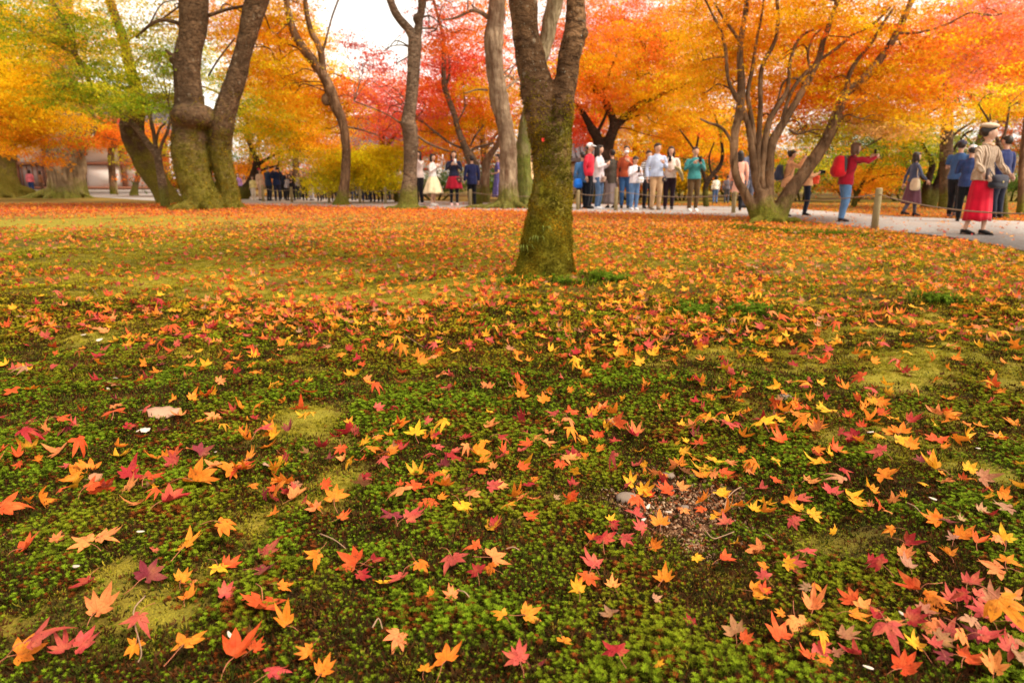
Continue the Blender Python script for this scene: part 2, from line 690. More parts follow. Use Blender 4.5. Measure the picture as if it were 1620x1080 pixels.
def star(seed, rad=0.0105, h=0.021, whorls=2, blades=10):
    r = random.Random(seed)
    mb = MB()
    for w in range(whorls):
        z0 = h * (0.45 + 0.55 * (w + 1) / whorls)
        rr = rad * (1.0 - 0.28 * w / max(1, whorls - 1))
        for k in range(blades):
            a = 2 * math.pi * (k + 0.5 * w + r.uniform(-.25, .25)) / blades
            l = rr * r.uniform(0.8, 1.15)
            up = r.uniform(-0.08, 0.2) + 0.42 * w
            d = Vector((math.cos(a), math.sin(a), 0))
            s = Vector((-d.y, d.x, 0)) * rad * 0.07
            m = d * l * 0.5 + Vector((0, 0, z0 + l * up * 0.55))
            tip = d * l + Vector((0, 0, z0 + l * up * 0.55 - l * 0.05))
            b = Vector((0, 0, z0 - 0.001))
            mb.add([b - s * .5, b + s * .5, m + s, m - s, tip], [(0, 1, 2, 3), (3, 2, 4)])
    mb.tube([(0, 0, 0), (0, 0, h)], [rad * .16, rad * .10], 3)
    me = mb.mesh('star_moss', False)
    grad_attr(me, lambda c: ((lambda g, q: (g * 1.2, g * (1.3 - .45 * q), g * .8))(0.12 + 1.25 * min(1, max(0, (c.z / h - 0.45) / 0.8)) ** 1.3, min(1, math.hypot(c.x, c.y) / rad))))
    return proto('star_moss', me, M_MOSS)


def sheet(seed):
    r = random.Random(seed)
    mb = MB()
    for k in range(16):
        a = r.uniform(0, 6.28)
        p = Vector((math.cos(a), math.sin(a), 0)) * 0.012 * math.sqrt(r.random())
        d = Vector((math.cos(a), math.sin(a), 0)) * r.uniform(0.002, 0.006)
        h = Vector((0, 0, r.uniform(0.002, 0.006)))
        s = Vector((-d.y, d.x, 0)).normalized() * 0.0013
        mb.add([p - s, p + s, p + d + h], [(0, 1, 2)])
    me = mb.mesh('sheet_moss', False)
    grad_attr(me, lambda c: (0.75 + 60 * c.z,) * 3)
    return proto('sheet_moss', me, M_MOSS)


def onpath(X, Y, g, lo=0.0, sd=1.2):
    """is a ground point on the gravel, judged by the two edges of the path; lo widens it"""
    dep = Y * math.cos(PITCH) + CAMH * math.sin(PITCH)
    ix = CX + FPX * X / dep
    iy = CY - FPX * (Y * math.sin(PITCH) - CAMH * math.cos(PITCH)) / dep
    n = np.interp(ix, [q[0] for q in near_edge[::-1]], [q[1] for q in near_edge[::-1]])
    f = np.interp(ix, [q[0] for q in far_edge[::-1]], [q[1] for q in far_edge[::-1]])
    return (iy < n - lo * 12 + g.normal(0, sd, len(X))) & (iy > f)


def field(y0, y1, dens, margin=1.12, seed=1):
    """jittered points over the part of the ground in view between two distances"""
    g = np.random.default_rng(seed)
    w = 0.78 * margin
    e = 1.4
    n = int(dens * (y1 - y0) * 2 * (y1 * w + e))
    Y = g.uniform(y0, y1, n)
    X = g.uniform(-1, 1, n) * (y1 * w + e)
    k = np.abs(X) < Y * w + e
    X, Y = X[k], Y[k]
    return X, Y, g


stars = [star(i) for i in range(6)]
sheets = [sheet(i) for i in range(4)]
PP, RR, SS, TT = [], [], [], []
for (y0, y1, dens, s) in ((0.55, 2.0, 12000, 0.80), (2.0, 3.2, 8000, 0.95), (3.2, 4.6, 3400, 1.25), (4.6, 8.5, 1300, 1.5), (8.5, 14, 300, 1.9)):
    X, Y, g = field(y0, y1, dens, 1.2 if y0 < 2 else 1.08, int(y0 * 10))
    L, S = cover(X, Y)
    keep = (g.random(len(X)) > L * 0.86) & (g.random(len(X)) > S * 0.96)
    keep &= ~onpath(X, Y, g, -.12)
    if y0 > 4:
        keep &= (lattice(X, Y, 0.9, 31) > 0.33) & (((X - 0.28) / 0.22) ** 2 + ((Y - 5.45) / 0.25) ** 2 > 1)
    X, Y, L = X[keep], Y[keep], L[keep]
    n = len(X)
    Z = zgv(X, Y) - 0.004
    hgt = (0.50 + 0.8 * lattice(X, Y, 0.11, 12)) * (1 - 0.4 * L)
    PP.append(np.stack([X, Y, Z], -1))
    RR.append(np.stack([g.normal(0, .22, n), g.normal(0, .22, n), g.uniform(0, 6.28, n)], -1))
    SS.append(s * hgt * g.uniform(.8, 1.2, n))
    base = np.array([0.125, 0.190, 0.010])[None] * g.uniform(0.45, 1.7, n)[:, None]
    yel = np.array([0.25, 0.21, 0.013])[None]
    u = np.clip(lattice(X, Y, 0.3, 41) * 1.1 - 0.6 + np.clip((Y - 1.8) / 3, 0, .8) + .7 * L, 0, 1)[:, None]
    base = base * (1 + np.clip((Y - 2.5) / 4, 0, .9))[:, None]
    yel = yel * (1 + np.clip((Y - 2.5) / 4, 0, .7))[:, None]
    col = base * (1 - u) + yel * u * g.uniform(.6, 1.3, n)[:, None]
    br = (g.random(n) < 0.13 + 0.45 * np.clip(lattice(X, Y, 0.07, 51) * 2.6 - 1.5, 0, 1))[:, None]
    brown = np.array([0.17, 0.042, 0.010])[None] * g.uniform(.4, 1.5, n)[:, None]
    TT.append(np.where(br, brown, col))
for (px_, py_, rx_, ry_, n) in ((958, 443, 28, 6, 260), (905, 449, 36, 5, 70), (815, 448, 40, 5, 60), (1240, 368, 46, 6, 500), (1175, 362, 30, 4, 260), (1100, 498, 40, 10, 260), (1190, 496, 30, 9, 200),
                                (1330, 372, 40, 4, 300), (1480, 478, 30, 7, 160)):
    cx_, cy_, sx_, sy_ = patch(px_, py_, rx_, ry_)
    X, Y = g.normal(cx_, sx_ * .6, n), g.normal(cy_, sy_ * .5, n)
    keep = ((X - 0.28) / 0.21) ** 2 + ((Y - 5.45) / 0.23) ** 2 > 1
    X, Y = X[keep], Y[keep]
    n = len(X)
    PP.append(np.stack([X, Y, zgv(X, Y)], -1))
    RR.append(np.stack([g.normal(0, .3, n), g.normal(0, .3, n), g.uniform(0, 6.28, n)], -1))
    SS.append(g.uniform(1.6, 2.6, n))
    TT.append(np.array([[.085, .145, .010]]) * g.uniform(.6, 1.6, n)[:, None])
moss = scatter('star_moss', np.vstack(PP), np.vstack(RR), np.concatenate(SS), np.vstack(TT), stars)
moss['label'] = 'dark green star moss carpeting the ground under the fallen leaves'
PP, RR, SS, TT = [], [], [], []
for (y0, y1, dens, s) in ((0.55, 2.6, 9000, 1.0), (2.6, 5.5, 3000, 1.6), (5.5, 11, 700, 2.4)):
    X, Y, g = field(y0, y1, dens, 1.2 if y0 < 2 else 1.08, int(y0 * 10) + 5)
    L, S = cover(X, Y)
    keep = (g.random(len(X)) < np.maximum(L * 0.9, 0.06)) & (g.random(len(X)) > S * 0.9) & ~onpath(X, Y, g, -.1)
    X, Y = X[keep], Y[keep]
    n = len(X)
    PP.append(np.stack([X, Y, zgv(X, Y) + 0.001], -1))
    RR.append(np.stack([g.normal(0, .2, n), g.normal(0, .2, n), g.uniform(0, 6.28, n)], -1))
    SS.append(s * g.uniform(.7, 1.3, n))
    u = lattice(X, Y, 0.25, 61)[:, None]
    TT.append((np.array([0.48, 0.37, 0.030]) * (1 - u) + np.array([0.24, 0.23, 0.018]) * u) * g.uniform(.6, 1.3, n)[:, None])
m2 = scatter('sheet_moss', np.vstack(PP), np.vstack(RR), np.concatenate(SS), np.vstack(TT), sheets)
m2['label'] = 'pale yellow green sheet moss in patches between the star moss'

# ------------------------------------------------------------------ maple leaves on the ground


def maple(seed, lobes=7, fine=True, curl=None):
    r = random.Random(seed)
    ang = {7: [0, 36, 74, 118], 5: [0, 42, 88]}[lobes]
    ln = {7: [0.60, 0.56, 0.46, 0.26], 5: [0.62, 0.55, 0.38]}[lobes]
    L = []
    for i, (a, l) in enumerate(zip(ang, ln)):
        for s in ((1,) if i == 0 else (-1, 1)):
            L.append((R(a * s + r.uniform(-8, 8)), l * r.uniform(.82, 1.12), r.uniform(-.95, .95)))
    L.sort()
    ts = [0.36, 0.58, 0.80, 1.0] if fine else [0.45, 0.75, 1.0]
    hw = [0.098, 0.100, 0.052, 0] if fine else [0.105, 0.07, 0]
    V, F, U = [Vector((0, 0, 0))], [], [(0, 0)]
    mode = curl if curl is not None else r.choice(['cup', 'flat', 'droop', 'fold', 'cup', 'flat', 'twist'])
    k = {'cup': 0.7, 'flat': 0.12, 'droop': -0.65, 'fold': 0.3, 'twist': 0.4}[mode] * r.uniform(.7, 1.3)

    def bend(x, y, bias):
        q = x * x + y * y
        z = k * q + bias * q * 0.55 + 0.02 * math.sin(9 * x + seed) * math.cos(8 * y)
        if mode == 'fold':
            z += abs(x) * 0.65
            x *= 0.72
        if mode == 'twist':
            z += x * y * 1.3
        return Vector((x, y, z))

    def pt(a, rad, off, bias, u, dz=0.0):
        x = math.sin(a) * rad + math.cos(a) * off
        y = math.cos(a) * rad - math.sin(a) * off
        p = bend(x, y, bias)
        p.z += dz
        V.append(p)
        U.append((u, rad / 0.6))
        return len(V) - 1
    n = len(L)
    sinus = []
    for i in range(n + 1):
        if i == 0:
            a = L[0][0] - R(26)
            rad = 0.10
        elif i == n:
            a = L[-1][0] + R(26)
            rad = 0.10
        else:
            a = (L[i - 1][0] + L[i][0]) / 2
            rad = 0.37 * (L[i - 1][1] + L[i][1]) / 2
        sinus.append(pt(a, rad, 0, 0, 1))
    for i, (a, l, b) in enumerate(L):
        sl, sr = sinus[i], sinus[i + 1]
        bw = r.uniform(.85, 1.15) * (0.75 + 0.4 * l)
        pa = pl = pr = None
        for j, (tt, w) in enumerate(zip(ts, hw)):
            bias = b * 1.5 * tt
            bias_a = a + b * 0.18 * tt
            A = pt(bias_a, l * tt, 0, bias, 0, -0.012 if w else 0)
            if w:
                Lf = pt(bias_a, l * tt, -w * bw, bias, -1)
                Rt = pt(bias_a, l * tt, w * bw, bias, 1)
            if j == 0:
                F += [(0, A, Lf, sl), (0, sr, Rt, A)]
            elif w:
                F += [(pa, A, Lf, pl), (pa, pr, Rt, A)]
            else:
                F += [(pl, pa, A), (pa, pr, A)]
            pa = A
            if w:
                pl, pr = Lf, Rt
    z0 = min(v.z for v in V)
    V = [v - Vector((0, 0.10, z0)) for v in V]
    me = bpy.data.meshes.new('maple_leaf')
    me.from_pydata([tuple(v) for v in V], [], F)
    uv = me.uv_layers.new(name='uv')
    for lo in me.loops:
        uv.data[lo.index].uv = U[lo.vertex_index]
    me.polygons.foreach_set('use_smooth', [True] * len(me.polygons))
    me['stalk'] = (0.0, -0.10, -z0)
    me['span'] = 0.5 * (max(v.x for v in V) - min(v.x for v in V)) + 0.5 * (max(v.y for v in V) - min(v.y for v in V))
    me.update()
    return me


def leafmat(name, inst):
    t = NT(name)
    if inst:
        a = t.n('Attribute')
        a.attribute_name = 'tint'
        a.attribute_type = 'INSTANCER'
        base = a.outputs['Color']
    else:
        oi = t.n('ObjectInfo')
        base = oi.outputs['Color']
    co = t.coord()
    oi2 = t.n('ObjectInfo')
    ad = t.n('VectorMath')
    ad.operation = 'ADD'
    t.l(co, ad.inputs[0])
    cm = t.n('CombineXYZ')
    t.l(t.math('MULTIPLY', oi2.outputs['Random'], 37.0), cm.inputs[0])
    t.l(cm.outputs[0], ad.inputs[1])
    nz = t.noise(3.5, 3, 0.6, ad.outputs[0])
    c = t.mix(t.ramp(nz, [(0.42, 0.0), (0.72, 0.65)]), base, t.mix(1.0, base, (0.75, 0.42, 0.5), 'MULTIPLY'))
    c = t.mix(t.ramp(t.noise(2.2, 2, 0.5, ad.outputs[0]), [(0.5, 0.0), (0.75, 0.45)]), c, t.mix(0.5, base, (0.85, 0.42, 0.10)))
    uv = t.n('UVMap')
    sp = t.n('SeparateXYZ')
    t.l(uv.outputs[0], sp.inputs[0])
    vein = t.ramp(t.math('ABSOLUTE', sp.outputs[0]), [(0.03, 0.45), (0.12, 0.0)])
    c = t.mix(vein, c, t.mix(1.0, base, (0.42, 0.26, 0.26), 'MULTIPLY'))
    spots = t.ramp(t.noise(9, 4, 0.65, ad.outputs[0]), [(0.58, 0.0), (0.68, 0.7)])
    c = t.mix(spots, c, t.mix(0.75, base, (0.10, 0.035, 0.015)))
    tip = t.math('MULTIPLY', t.ramp(sp.outputs[1], [(0.55, 0.0), (1.0, 1.0)]), t.ramp(oi2.outputs['Random'], [(0.35, 0.0), (0.9, 0.75)]))
    c = t.mix(tip, c, t.mix(0.5, base, (0.30, 0.04, 0.02)))
    return t.bsdf(c, 0.6, nz, 0.3, 0.02, 0.15, trans=0.28)


M_LEAF = leafmat('fallen_leaf', False)
M_LEAFI = leafmat('fallen_leaf_litter', True)
M_STALK = paint('leaf_stalk', (0.42, 0.13, 0.06), 0.6)
LCOL = {'O': (0.84, 0.25, 0.020), 'Y': (0.86, 0.42, 0.022), 'R': (0.68, 0.095, 0.022), 'C': (0.40, 0.026, 0.030), 'P': (0.58, 0.090, 0.070),
        'S': (0.80, 0.26, 0.075), 'K': (0.22, 0.03, 0.040), 'B': (0.42, 0.18, 0.085), 'T': (0.46, 0.24, 0.13)}
LEAVES = """27,645,36,-20,O;62,637,24,0,S;100,633,38,20,R;88,645,20,-60,O;172,645,30,-80,O;182,638,26,60,S;262,632,36,0,O;292,641,26,0,K;45,672,34,45,C
100,685,32,50,R;183,682,40,-40,R;204,680,24,90,C;317,673,16,0,O;376,690,22,-30,R;385,632,38,-80,Y;396,652,18,0,K;4,720,26,30,R;28,728,24,-60,R;122,748,25,10,O
155,790,34,40,R;207,778,36,20,S;240,760,42,70,O;245,783,44,10,R;275,802,44,60,C;315,770,58,100,O;385,755,46,170,R;397,735,30,0,O;18,830,56,40,R;5,678,20,0,C
460,628,30,0,P;438,661,22,-60,Y;464,657,30,60,O;405,650,16,0,C;403,670,14,20,C;425,703,34,0,P;459,688,24,0,K;450,729,38,160,Y;486,725,16,-70,B;436,768,24,90,O
437,783,26,180,R;407,787,24,30,O;555,661,24,20,S;553,677,20,0,O;541,720,26,180,R;545,735,22,0,S;560,757,26,0,C;577,762,24,90,P;533,801,40,0,O;462,808,44,20,P
470,795,34,40,S;499,815,28,-60,S;437,826,24,0,O;541,833,28,20,R;598,703,22,170,O;590,730,28,60,O;620,724,26,80,O;637,718,22,30,C;612,747,26,150,P;583,647,16,0,C
612,664,24,60,C;625,650,24,-50,P;632,680,34,80,O;636,628,18,0,O;660,699,38,10,Y;673,673,26,10,P;692,706,22,-40,C;688,722,22,20,P;682,636,28,60,S;692,643,20,120,P
692,662,24,-70,O;736,701,28,90,C;766,710,22,180,Y;756,726,38,120,O;718,730,36,30,C;703,742,26,20,K;703,757,18,130,Y;690,770,34,170,R;765,637,28,0,P;755,660,20,60,R
773,665,14,0,Y;792,711,26,90,C;758,752,26,30,R;780,745,18,0,S;792,775,26,120,S;675,802,50,120,R;698,797,20,90,O;731,812,38,150,Y;752,802,28,20,S;650,828,40,60,P
615,842,40,-20,K;783,838,26,60,C;634,776,16,0,R;830,651,24,-70,O;852,652,24,60,O;872,652,20,30,C;893,638,30,40,C;933,638,20,0,P;944,651,16,90,P;989,640,28,160,O
1027,638,22,80,O;1018,664,22,-60,R;880,665,24,-60,P;903,667,26,30,R;882,676,22,-90,S;894,684,26,150,S;868,691,24,-30,S;829,690,22,-60,P;846,700,28,150,S
924,701,26,70,Y;933,668,16,30,P;975,680,36,150,R;973,710,20,0,C;825,723,24,80,P;895,737,30,120,S;886,742,28,180,R;907,733,24,60,S;825,750,24,60,R;845,766,16,90,O
907,771,20,20,C;835,780,22,170,C;880,795,14,50,T;1060,650,20,0,P;1077,648,40,100,P;1050,658,20,-80,R;1068,662,24,20,Y;1120,668,30,30,Y;1092,650,30,130,S
1092,680,34,-80,S;1098,696,22,0,K;1145,690,30,60,P;1085,707,16,-60,Y;1108,713,30,30,R;1082,726,24,90,Y;1128,738,30,30,Y;1050,708,20,0,C;1095,630,30,80,Y
1160,628,16,0,O;1170,645,28,60,O;1023,755,32,20,O;1049,763,20,150,O;1144,758,30,120,R;1178,748,20,160,O;1055,785,38,-90,R;1077,780,24,80,S;1025,792,22,20,R
1000,815,32,160,R;1082,815,22,180,S;1110,812,24,-30,R;1127,829,20,120,Y;1192,815,24,20,Y;1149,840,30,0,P;1043,838,34,0,O;1015,848,28,-80,P;808,823,28,0,Y
838,826,28,70,R;966,833,20,30,Y;975,848,24,100,C;1210,695,42,10,Y;1232,673,24,60,Y;1256,668,30,90,O;1283,684,34,80,O;1310,665,38,-20,Y;1340,645,30,80,Y
1342,665,22,0,R;1375,640,40,100,O;1308,635,26,90,P;1320,720,28,-20,R;1332,725,18,170,O;1363,682,20,0,R;1390,695,34,120,Y;1425,690,32,30,O;1420,662,26,0,R
1441,673,26,70,C;1425,704,34,110,Y;1392,735,36,-30,P;1478,702,34,20,R;1494,716,20,90,O;1454,738,22,-60,K;1473,749,34,-30,Y;1488,757,16,180,O;1470,730,14,0,P
1458,772,22,90,Y;1533,777,18,0,O;1558,788,14,60,O;1525,685,24,60,O;1550,680,24,30,O;1580,700,28,-60,Y;1330,762,26,150,C;1280,770,30,60,S;1225,770,24,90,R
1312,787,34,10,P;1265,798,36,150,P;1261,816,28,-40,Y;1284,828,28,80,Y;1257,837,28,160,P;1378,785,22,20,O;1350,798,20,150,Y;1357,820,14,160,O;1376,810,14,0,S
1397,828,18,20,S;1478,833,34,-60,O;1495,835,26,60,K;1518,833,16,0,T;1550,817,24,20,T;1428,795,14,0,O;45,873,50,30,R;90,862,24,0,S;137,873,42,-80,S
170,866,48,70,S;245,880,20,170,P;297,873,56,-10,O;355,860,42,90,O;237,922,50,10,K;140,935,40,200,C;347,911,36,150,Y;362,903,34,20,R;160,975,56,10,S
290,928,30,0,O;300,957,34,10,O;240,975,62,10,O;222,1007,42,180,P;38,1045,54,60,O;88,1045,68,40,P;135,1030,46,50,P;215,1038,34,180,O;310,1055,66,0,O
380,1045,62,30,R;392,960,24,90,R;425,882,50,70,P;417,918,42,80,K;415,967,72,170,R;448,940,28,60,O;450,1000,40,-50,O;405,1035,30,20,R;492,1045,32,-120,O
512,1075,38,10,O;435,1070,44,50,P;500,900,32,-130,O;597,868,28,170,R;560,900,50,-60,R;572,922,30,110,C;596,912,34,30,C;607,932,26,170,Y;635,927,44,200,P
632,902,40,30,R;667,903,36,130,O;718,905,50,170,P;757,918,30,-30,C;783,893,44,60,S;775,908,34,-70,O;748,888,28,-40,R;682,953,20,0,O;714,955,30,-40,S;631,1018,50,190,S
708,1055,50,0,O;790,990,26,-40,O;674,1075,28,20,O;937,863,26,20,R;957,878,38,10,C;936,902,44,-30,P;930,928,40,190,R;913,947,30,-20,Y;968,935,28,0,S
991,868,30,120,P;1035,873,28,80,O;1102,895,24,150,Y;1147,897,28,90,R;1050,928,36,20,O;1037,958,22,60,T;1195,945,34,90,O;835,985,42,60,O;890,1028,32,150,O
973,1062,46,0,C;820,1048,36,0,P;812,1070,46,-30,P;848,1065,34,40,K;1162,1013,38,0,B;1178,1024,26,60,R;1045,1075,20,0,Y;1207,925,26,0,P;1208,945,26,20,R
1272,898,34,20,P;1254,905,40,130,P;1240,890,14,0,R;1275,938,24,-50,T;1292,935,24,150,O;1285,968,44,20,S;1265,994,52,180,S;1235,980,22,-80,O;1230,1015,52,-20,R
1290,1030,34,190,Y;1275,1052,34,-20,R;1305,1058,28,0,O;1322,1045,24,90,B;1345,960,38,-30,R;1365,972,34,60,S;1353,987,38,110,O;1384,984,30,40,C;1408,1000,36,100,S
1403,1025,50,190,P;1440,1015,40,90,C;1443,1045,38,0,Y;1430,1070,54,70,R;1380,902,30,60,C;1392,914,36,-30,C;1410,858,26,-60,O;1438,868,32,110,C;1430,890,30,60,S
1432,905,34,0,T;1475,892,24,100,S;1497,887,30,0,O;1520,860,36,80,O;1545,870,34,60,R;1508,862,22,0,T;1570,875,26,170,S;1588,868,40,20,Y;1570,918,46,-70,S
1592,905,36,60,O;1470,958,52,150,O;1445,952,38,-60,R;1475,1002,44,180,S;1530,950,36,60,P;1550,957,42,80,P;1502,970,36,0,P;1500,1012,44,30,P;1486,1030,40,100,B
1582,1015,66,170,O;1545,1000,44,-20,P;1522,1024,38,200,T;1555,1047,46,120,P;1528,1057,50,70,R;1597,970,34,0,S;1603,1000,38,80,P;1520,985,34,-70,C;1565,975,38,10,B
1590,1048,44,-60,P;1612,1065,44,40,T;1568,1072,46,20,S;1490,1062,36,-60,K;1460,982,30,60,B;1540,1028,34,-100,K;1500,1045,40,160,S;1606,1030,40,100,B;1470,1050,34,-20,P"""
LV = []
for row in LEAVES.replace('\n', ';').split(';'):
    x, y, s, a, c = row.split(',')
    LV.append((float(x), float(y), float(s), float(a), c))
rl = random.Random(5)
near_r = []
while len(near_r) < 6000 and len(LV) < 900:          # further leaves of the middle ground, the largest of those still unplaced
    x, y = rl.uniform(0, 1620), rl.uniform(585, 640)
    near_r.append(1)
    X, Y = gpt(x, y)[:2]
    if rl.random() < 0.4 * leafcover(np.array([X]), np.array([Y]))[0] + 0.12:
        if all((x - q[0]) ** 2 / 1.5 + (y - q[1]) ** 2 > 110 for q in LV):
            LV.append((x, y, rl.uniform(20, 30), rl.uniform(-180, 180), rl.choices('OYRCPSKT', [5, 5, 4, 3, 4, 4, 1, 1])[0]))
LV.sort(key=lambda q: -q[1])
LV.sort(key=lambda q: -(q[1] > 645) )
LV = LV[:299]
leaf_meshes = [maple(i, 7 if i % 4 else 5, True, m) for i, m in enumerate(
    ['cup', 'flat', 'droop', 'fold', 'flat', 'twist', 'cup', 'flat', 'droop', 'cup', 'twist', 'flat', 'fold', 'cup', 'flat', 'droop'])]
for m in leaf_meshes:
    m.materials.append(M_LEAF)


def stalk_mesh(seed):
    r = random.Random(seed)
    b1, b2 = r.uniform(-.15, .15), r.uniform(.0, .12)
    p = crom([(0, 0, 0), (b1 * .5, -.18, b2), (b1, -.36, b2 * .6), (b1 * 2.1, -.55, -.02)], 3)
    return MB().tube(p, [.009] * (len(p) - 1) + [.014], 4).mesh('leaf_stalk')


stalks = [stalk_mesh(i) for i in range(6)]
for m in stalks:
    m.materials.append(M_STALK)
CN = {'O': 'orange', 'Y': 'golden yellow', 'R': 'red orange', 'C': 'crimson', 'P': 'dusty pink', 'S': 'peach', 'K': 'dark purple', 'B': 'brown', 'T': 'pale tan'}


def region(x, y):
    if x > 1435 and y > 940:
        return 'in the bottom right leaf heap'
    if 960 < x < 1170 and 745 < y < 885:
        return 'on the bare soil patch'
    col = ['far left', 'left', 'left of centre', 'below the trunk', 'right of centre', 'far right'][min(5, int(x / 270))]
    band = 'at bottom edge' if y > 1030 else 'on near moss' if y > 900 else 'on lower middle moss' if y > 780 else \
        'on upper middle moss' if y > 690 else 'in thicker litter'
    return band + ', ' + col


pend = {}
for i, (x, y, s, a, c) in enumerate(LV):
    pend.setdefault((c, region(x, y)), []).append(i)
label = {}
ORD = ['first', 'second', 'third', 'fourth', 'fifth', 'sixth', 'seventh', 'eighth', 'ninth', 'tenth', 'eleventh', 'twelfth', 'thirteenth', 'fourteenth', 'fifteenth']
for (c, reg), ids in pend.items():
    ids.sort(key=lambda i: LV[i][0])
    k = len(ids)
    for j, i in enumerate(ids):
        if k == 1:
            label[i] = f'{CN[c]} maple leaf {reg}'
        elif k == 2:
            label[i] = f'{CN[c]} maple leaf {reg}, {"left" if j == 0 else "right"} one of two'
        else:
            label[i] = f'{CN[c]} maple leaf {reg}, {ORD[j]} from left'
for i, (x, y, s, a, c) in enumerate(LV):
    lean = rl.uniform(-.05, 0.5)
    p = gpt(x, y, 0)
    dist = (p - Vector((0, 0, CAMH))).dot(FWD)
    w = s / FPX * dist * 0.95
    p.z = zg(p.x, p.y) + rl.uniform(0.012, 0.02)
    if x > 1435 and y > 930:
        p.z += rl.uniform(0.0, 0.03)
    me = leaf_meshes[rl.randrange(len(leaf_meshes))]
    w *= 1.0 / me['span']
    o = bpy.data.objects.new('maple_leaf', me)
    q = Matrix.Rotation(lean, 4, 'X') @ Matrix.Rotation(rl.uniform(-.45, .45), 4, 'Y') @ Matrix.Rotation(R(-a), 4, 'Z')
    if rl.random() < 0.12:
        q = q @ Matrix.Rotation(math.pi, 4, 'Y')
    o.matrix_world = Matrix.Translation(p) @ q @ Matrix.Scale(w, 4)
    col = LCOL[c]
    k = rl.uniform(.85, 1.15)
    o.color = (min(1, col[0] * k), min(1, col[1] * k * rl.uniform(.85, 1.2)), min(1, col[2] * k), 1)
    COL.objects.link(o)
    tag(o, label[i], 'maple leaf', 'fallen maple leaves lying on the moss')
    if s > 24:
        st = put('leaf_stalk', stalks[rl.randrange(6)], M_STALK, o, me['stalk'])

# the rest of the litter: more than anyone could count
litter = [proto('litter_leaf', maple(100 + i, 7 if i % 3 else 5, False), M_LEAFI) for i in range(12)]
PP, RR, SS, TT = [], [], [], []
ck = np.array([LCOL[k] for k in 'OYRCPSKBT'])
ymin = min(gpt(*q[:2]).y for q in LV[-1:])
for (y0, y1, dens) in ((0.5, 1.5, 12), (1.5, 2.0, 130), (2.0, 3.2, 620), (3.2, 4.4, 640), (4.4, 6, 440), (6, 10, 330), (10, 15, 300), (15, 24, 300)):
    X, Y, g = field(y0, y1, dens, 1.1, int(y0 * 7) + 900)
    lc = leafcover(X, Y)
    keep = g.random(len(X)) < lc + (1 if y0 < 1.9 else 0.05 if y0 < 5 else 0.012)
    dd = ((X - 0.28) ** 2 + (Y - 5.4) ** 2) ** .5
    keep &= dd > 0.2
    on = onpath(X, Y, g, .06)
    keep &= ~on | (g.random(len(X)) < .05)
    X, Y = X[keep], Y[keep]
    n = len(X)
    PP.append(np.stack([X, Y, zgv(X, Y) + g.uniform(0.008, 0.03, n)], -1))
    tl = .46 if y0 < 3 else .26 if y0 < 6 else .18
    RR.append(np.stack([g.normal(0.12, tl, n), g.normal(0, tl, n), g.uniform(0, 6.28, n)], -1))
    SS.append(g.uniform(.040, .082, n) * (0.8 if y0 < 1.5 else 1))
    far = np.clip((Y - 3) / 6, 0, 1)
    left = np.clip((-X / Y) * 1.4 + 0.3, 0, 1)
    pr = np.array([36, 26, 13, 7, 6, 10, 1, 3, 2], float)
    rd = np.array([24, 10, 22, 14, 14, 9, 3, 3, 2], float)
    ft_ = np.clip((Y - 7) / 8, 0, .75)[:, None]
    pr = pr[None] * (1 - ft_) + np.array([38, 24, 5, 1, 3, 30, 0, 2, 14], float)[None] * ft_
    w = pr * (1 - left[:, None] * .8) / pr.sum(1, keepdims=True) + rd[None] * left[:, None] * .8 / rd.sum()
    w /= w.sum(1, keepdims=True)
    u = g.random(n)[:, None]
    k = (u > np.cumsum(w, 1)).sum(1).clip(0, 8)
    TT.append(ck[k] * g.uniform(.8, 1.2, n)[:, None])
# short dead brown moss that fills the gaps between the stars
P2, R2, S2, T2 = [], [], [], []
for (y0, y1, dens, s) in ((0.55, 2.2, 9000, 1.2), (2.2, 4.5, 3000, 1.7)):
    X, Y, g = field(y0, y1, dens, 1.2 if y0 < 2 else 1.08, int(y0 * 10) + 77)
    L, S = cover(X, Y)
    keep = (g.random(len(X)) > L) & (g.random(len(X)) > S * .8)
    X, Y = X[keep], Y[keep]
    n = len(X)
    P2.append(np.stack([X, Y, zgv(X, Y) + .001], -1))
    R2.append(np.stack([g.normal(0, .3, n), g.normal(0, .3, n), g.uniform(0, 6.28, n)], -1))
    S2.append(s * g.uniform(.8, 1.5, n))
    q = np.array([(.085, .028, .008), (.045, .030, .008), (.055, .065, .008), (.12, .05, .015)])
    T2.append(q[g.integers(0, 4, n)] * g.uniform(.5, 1.3, n)[:, None])
un = scatter('dead_moss', np.vstack(P2), np.vstack(R2), np.concatenate(S2), np.vstack(T2), sheets)
un['label'] = 'short brown dead moss in the gaps between the green stars'
lit = scatter('fallen_leaves', np.vstack(PP), np.vstack(RR), np.concatenate(SS), np.clip(np.vstack(TT), 0, 1), litter)
lit['label'] = 'thick litter of orange and red maple leaves across the moss'

# ------------------------------------------------------------------ bark


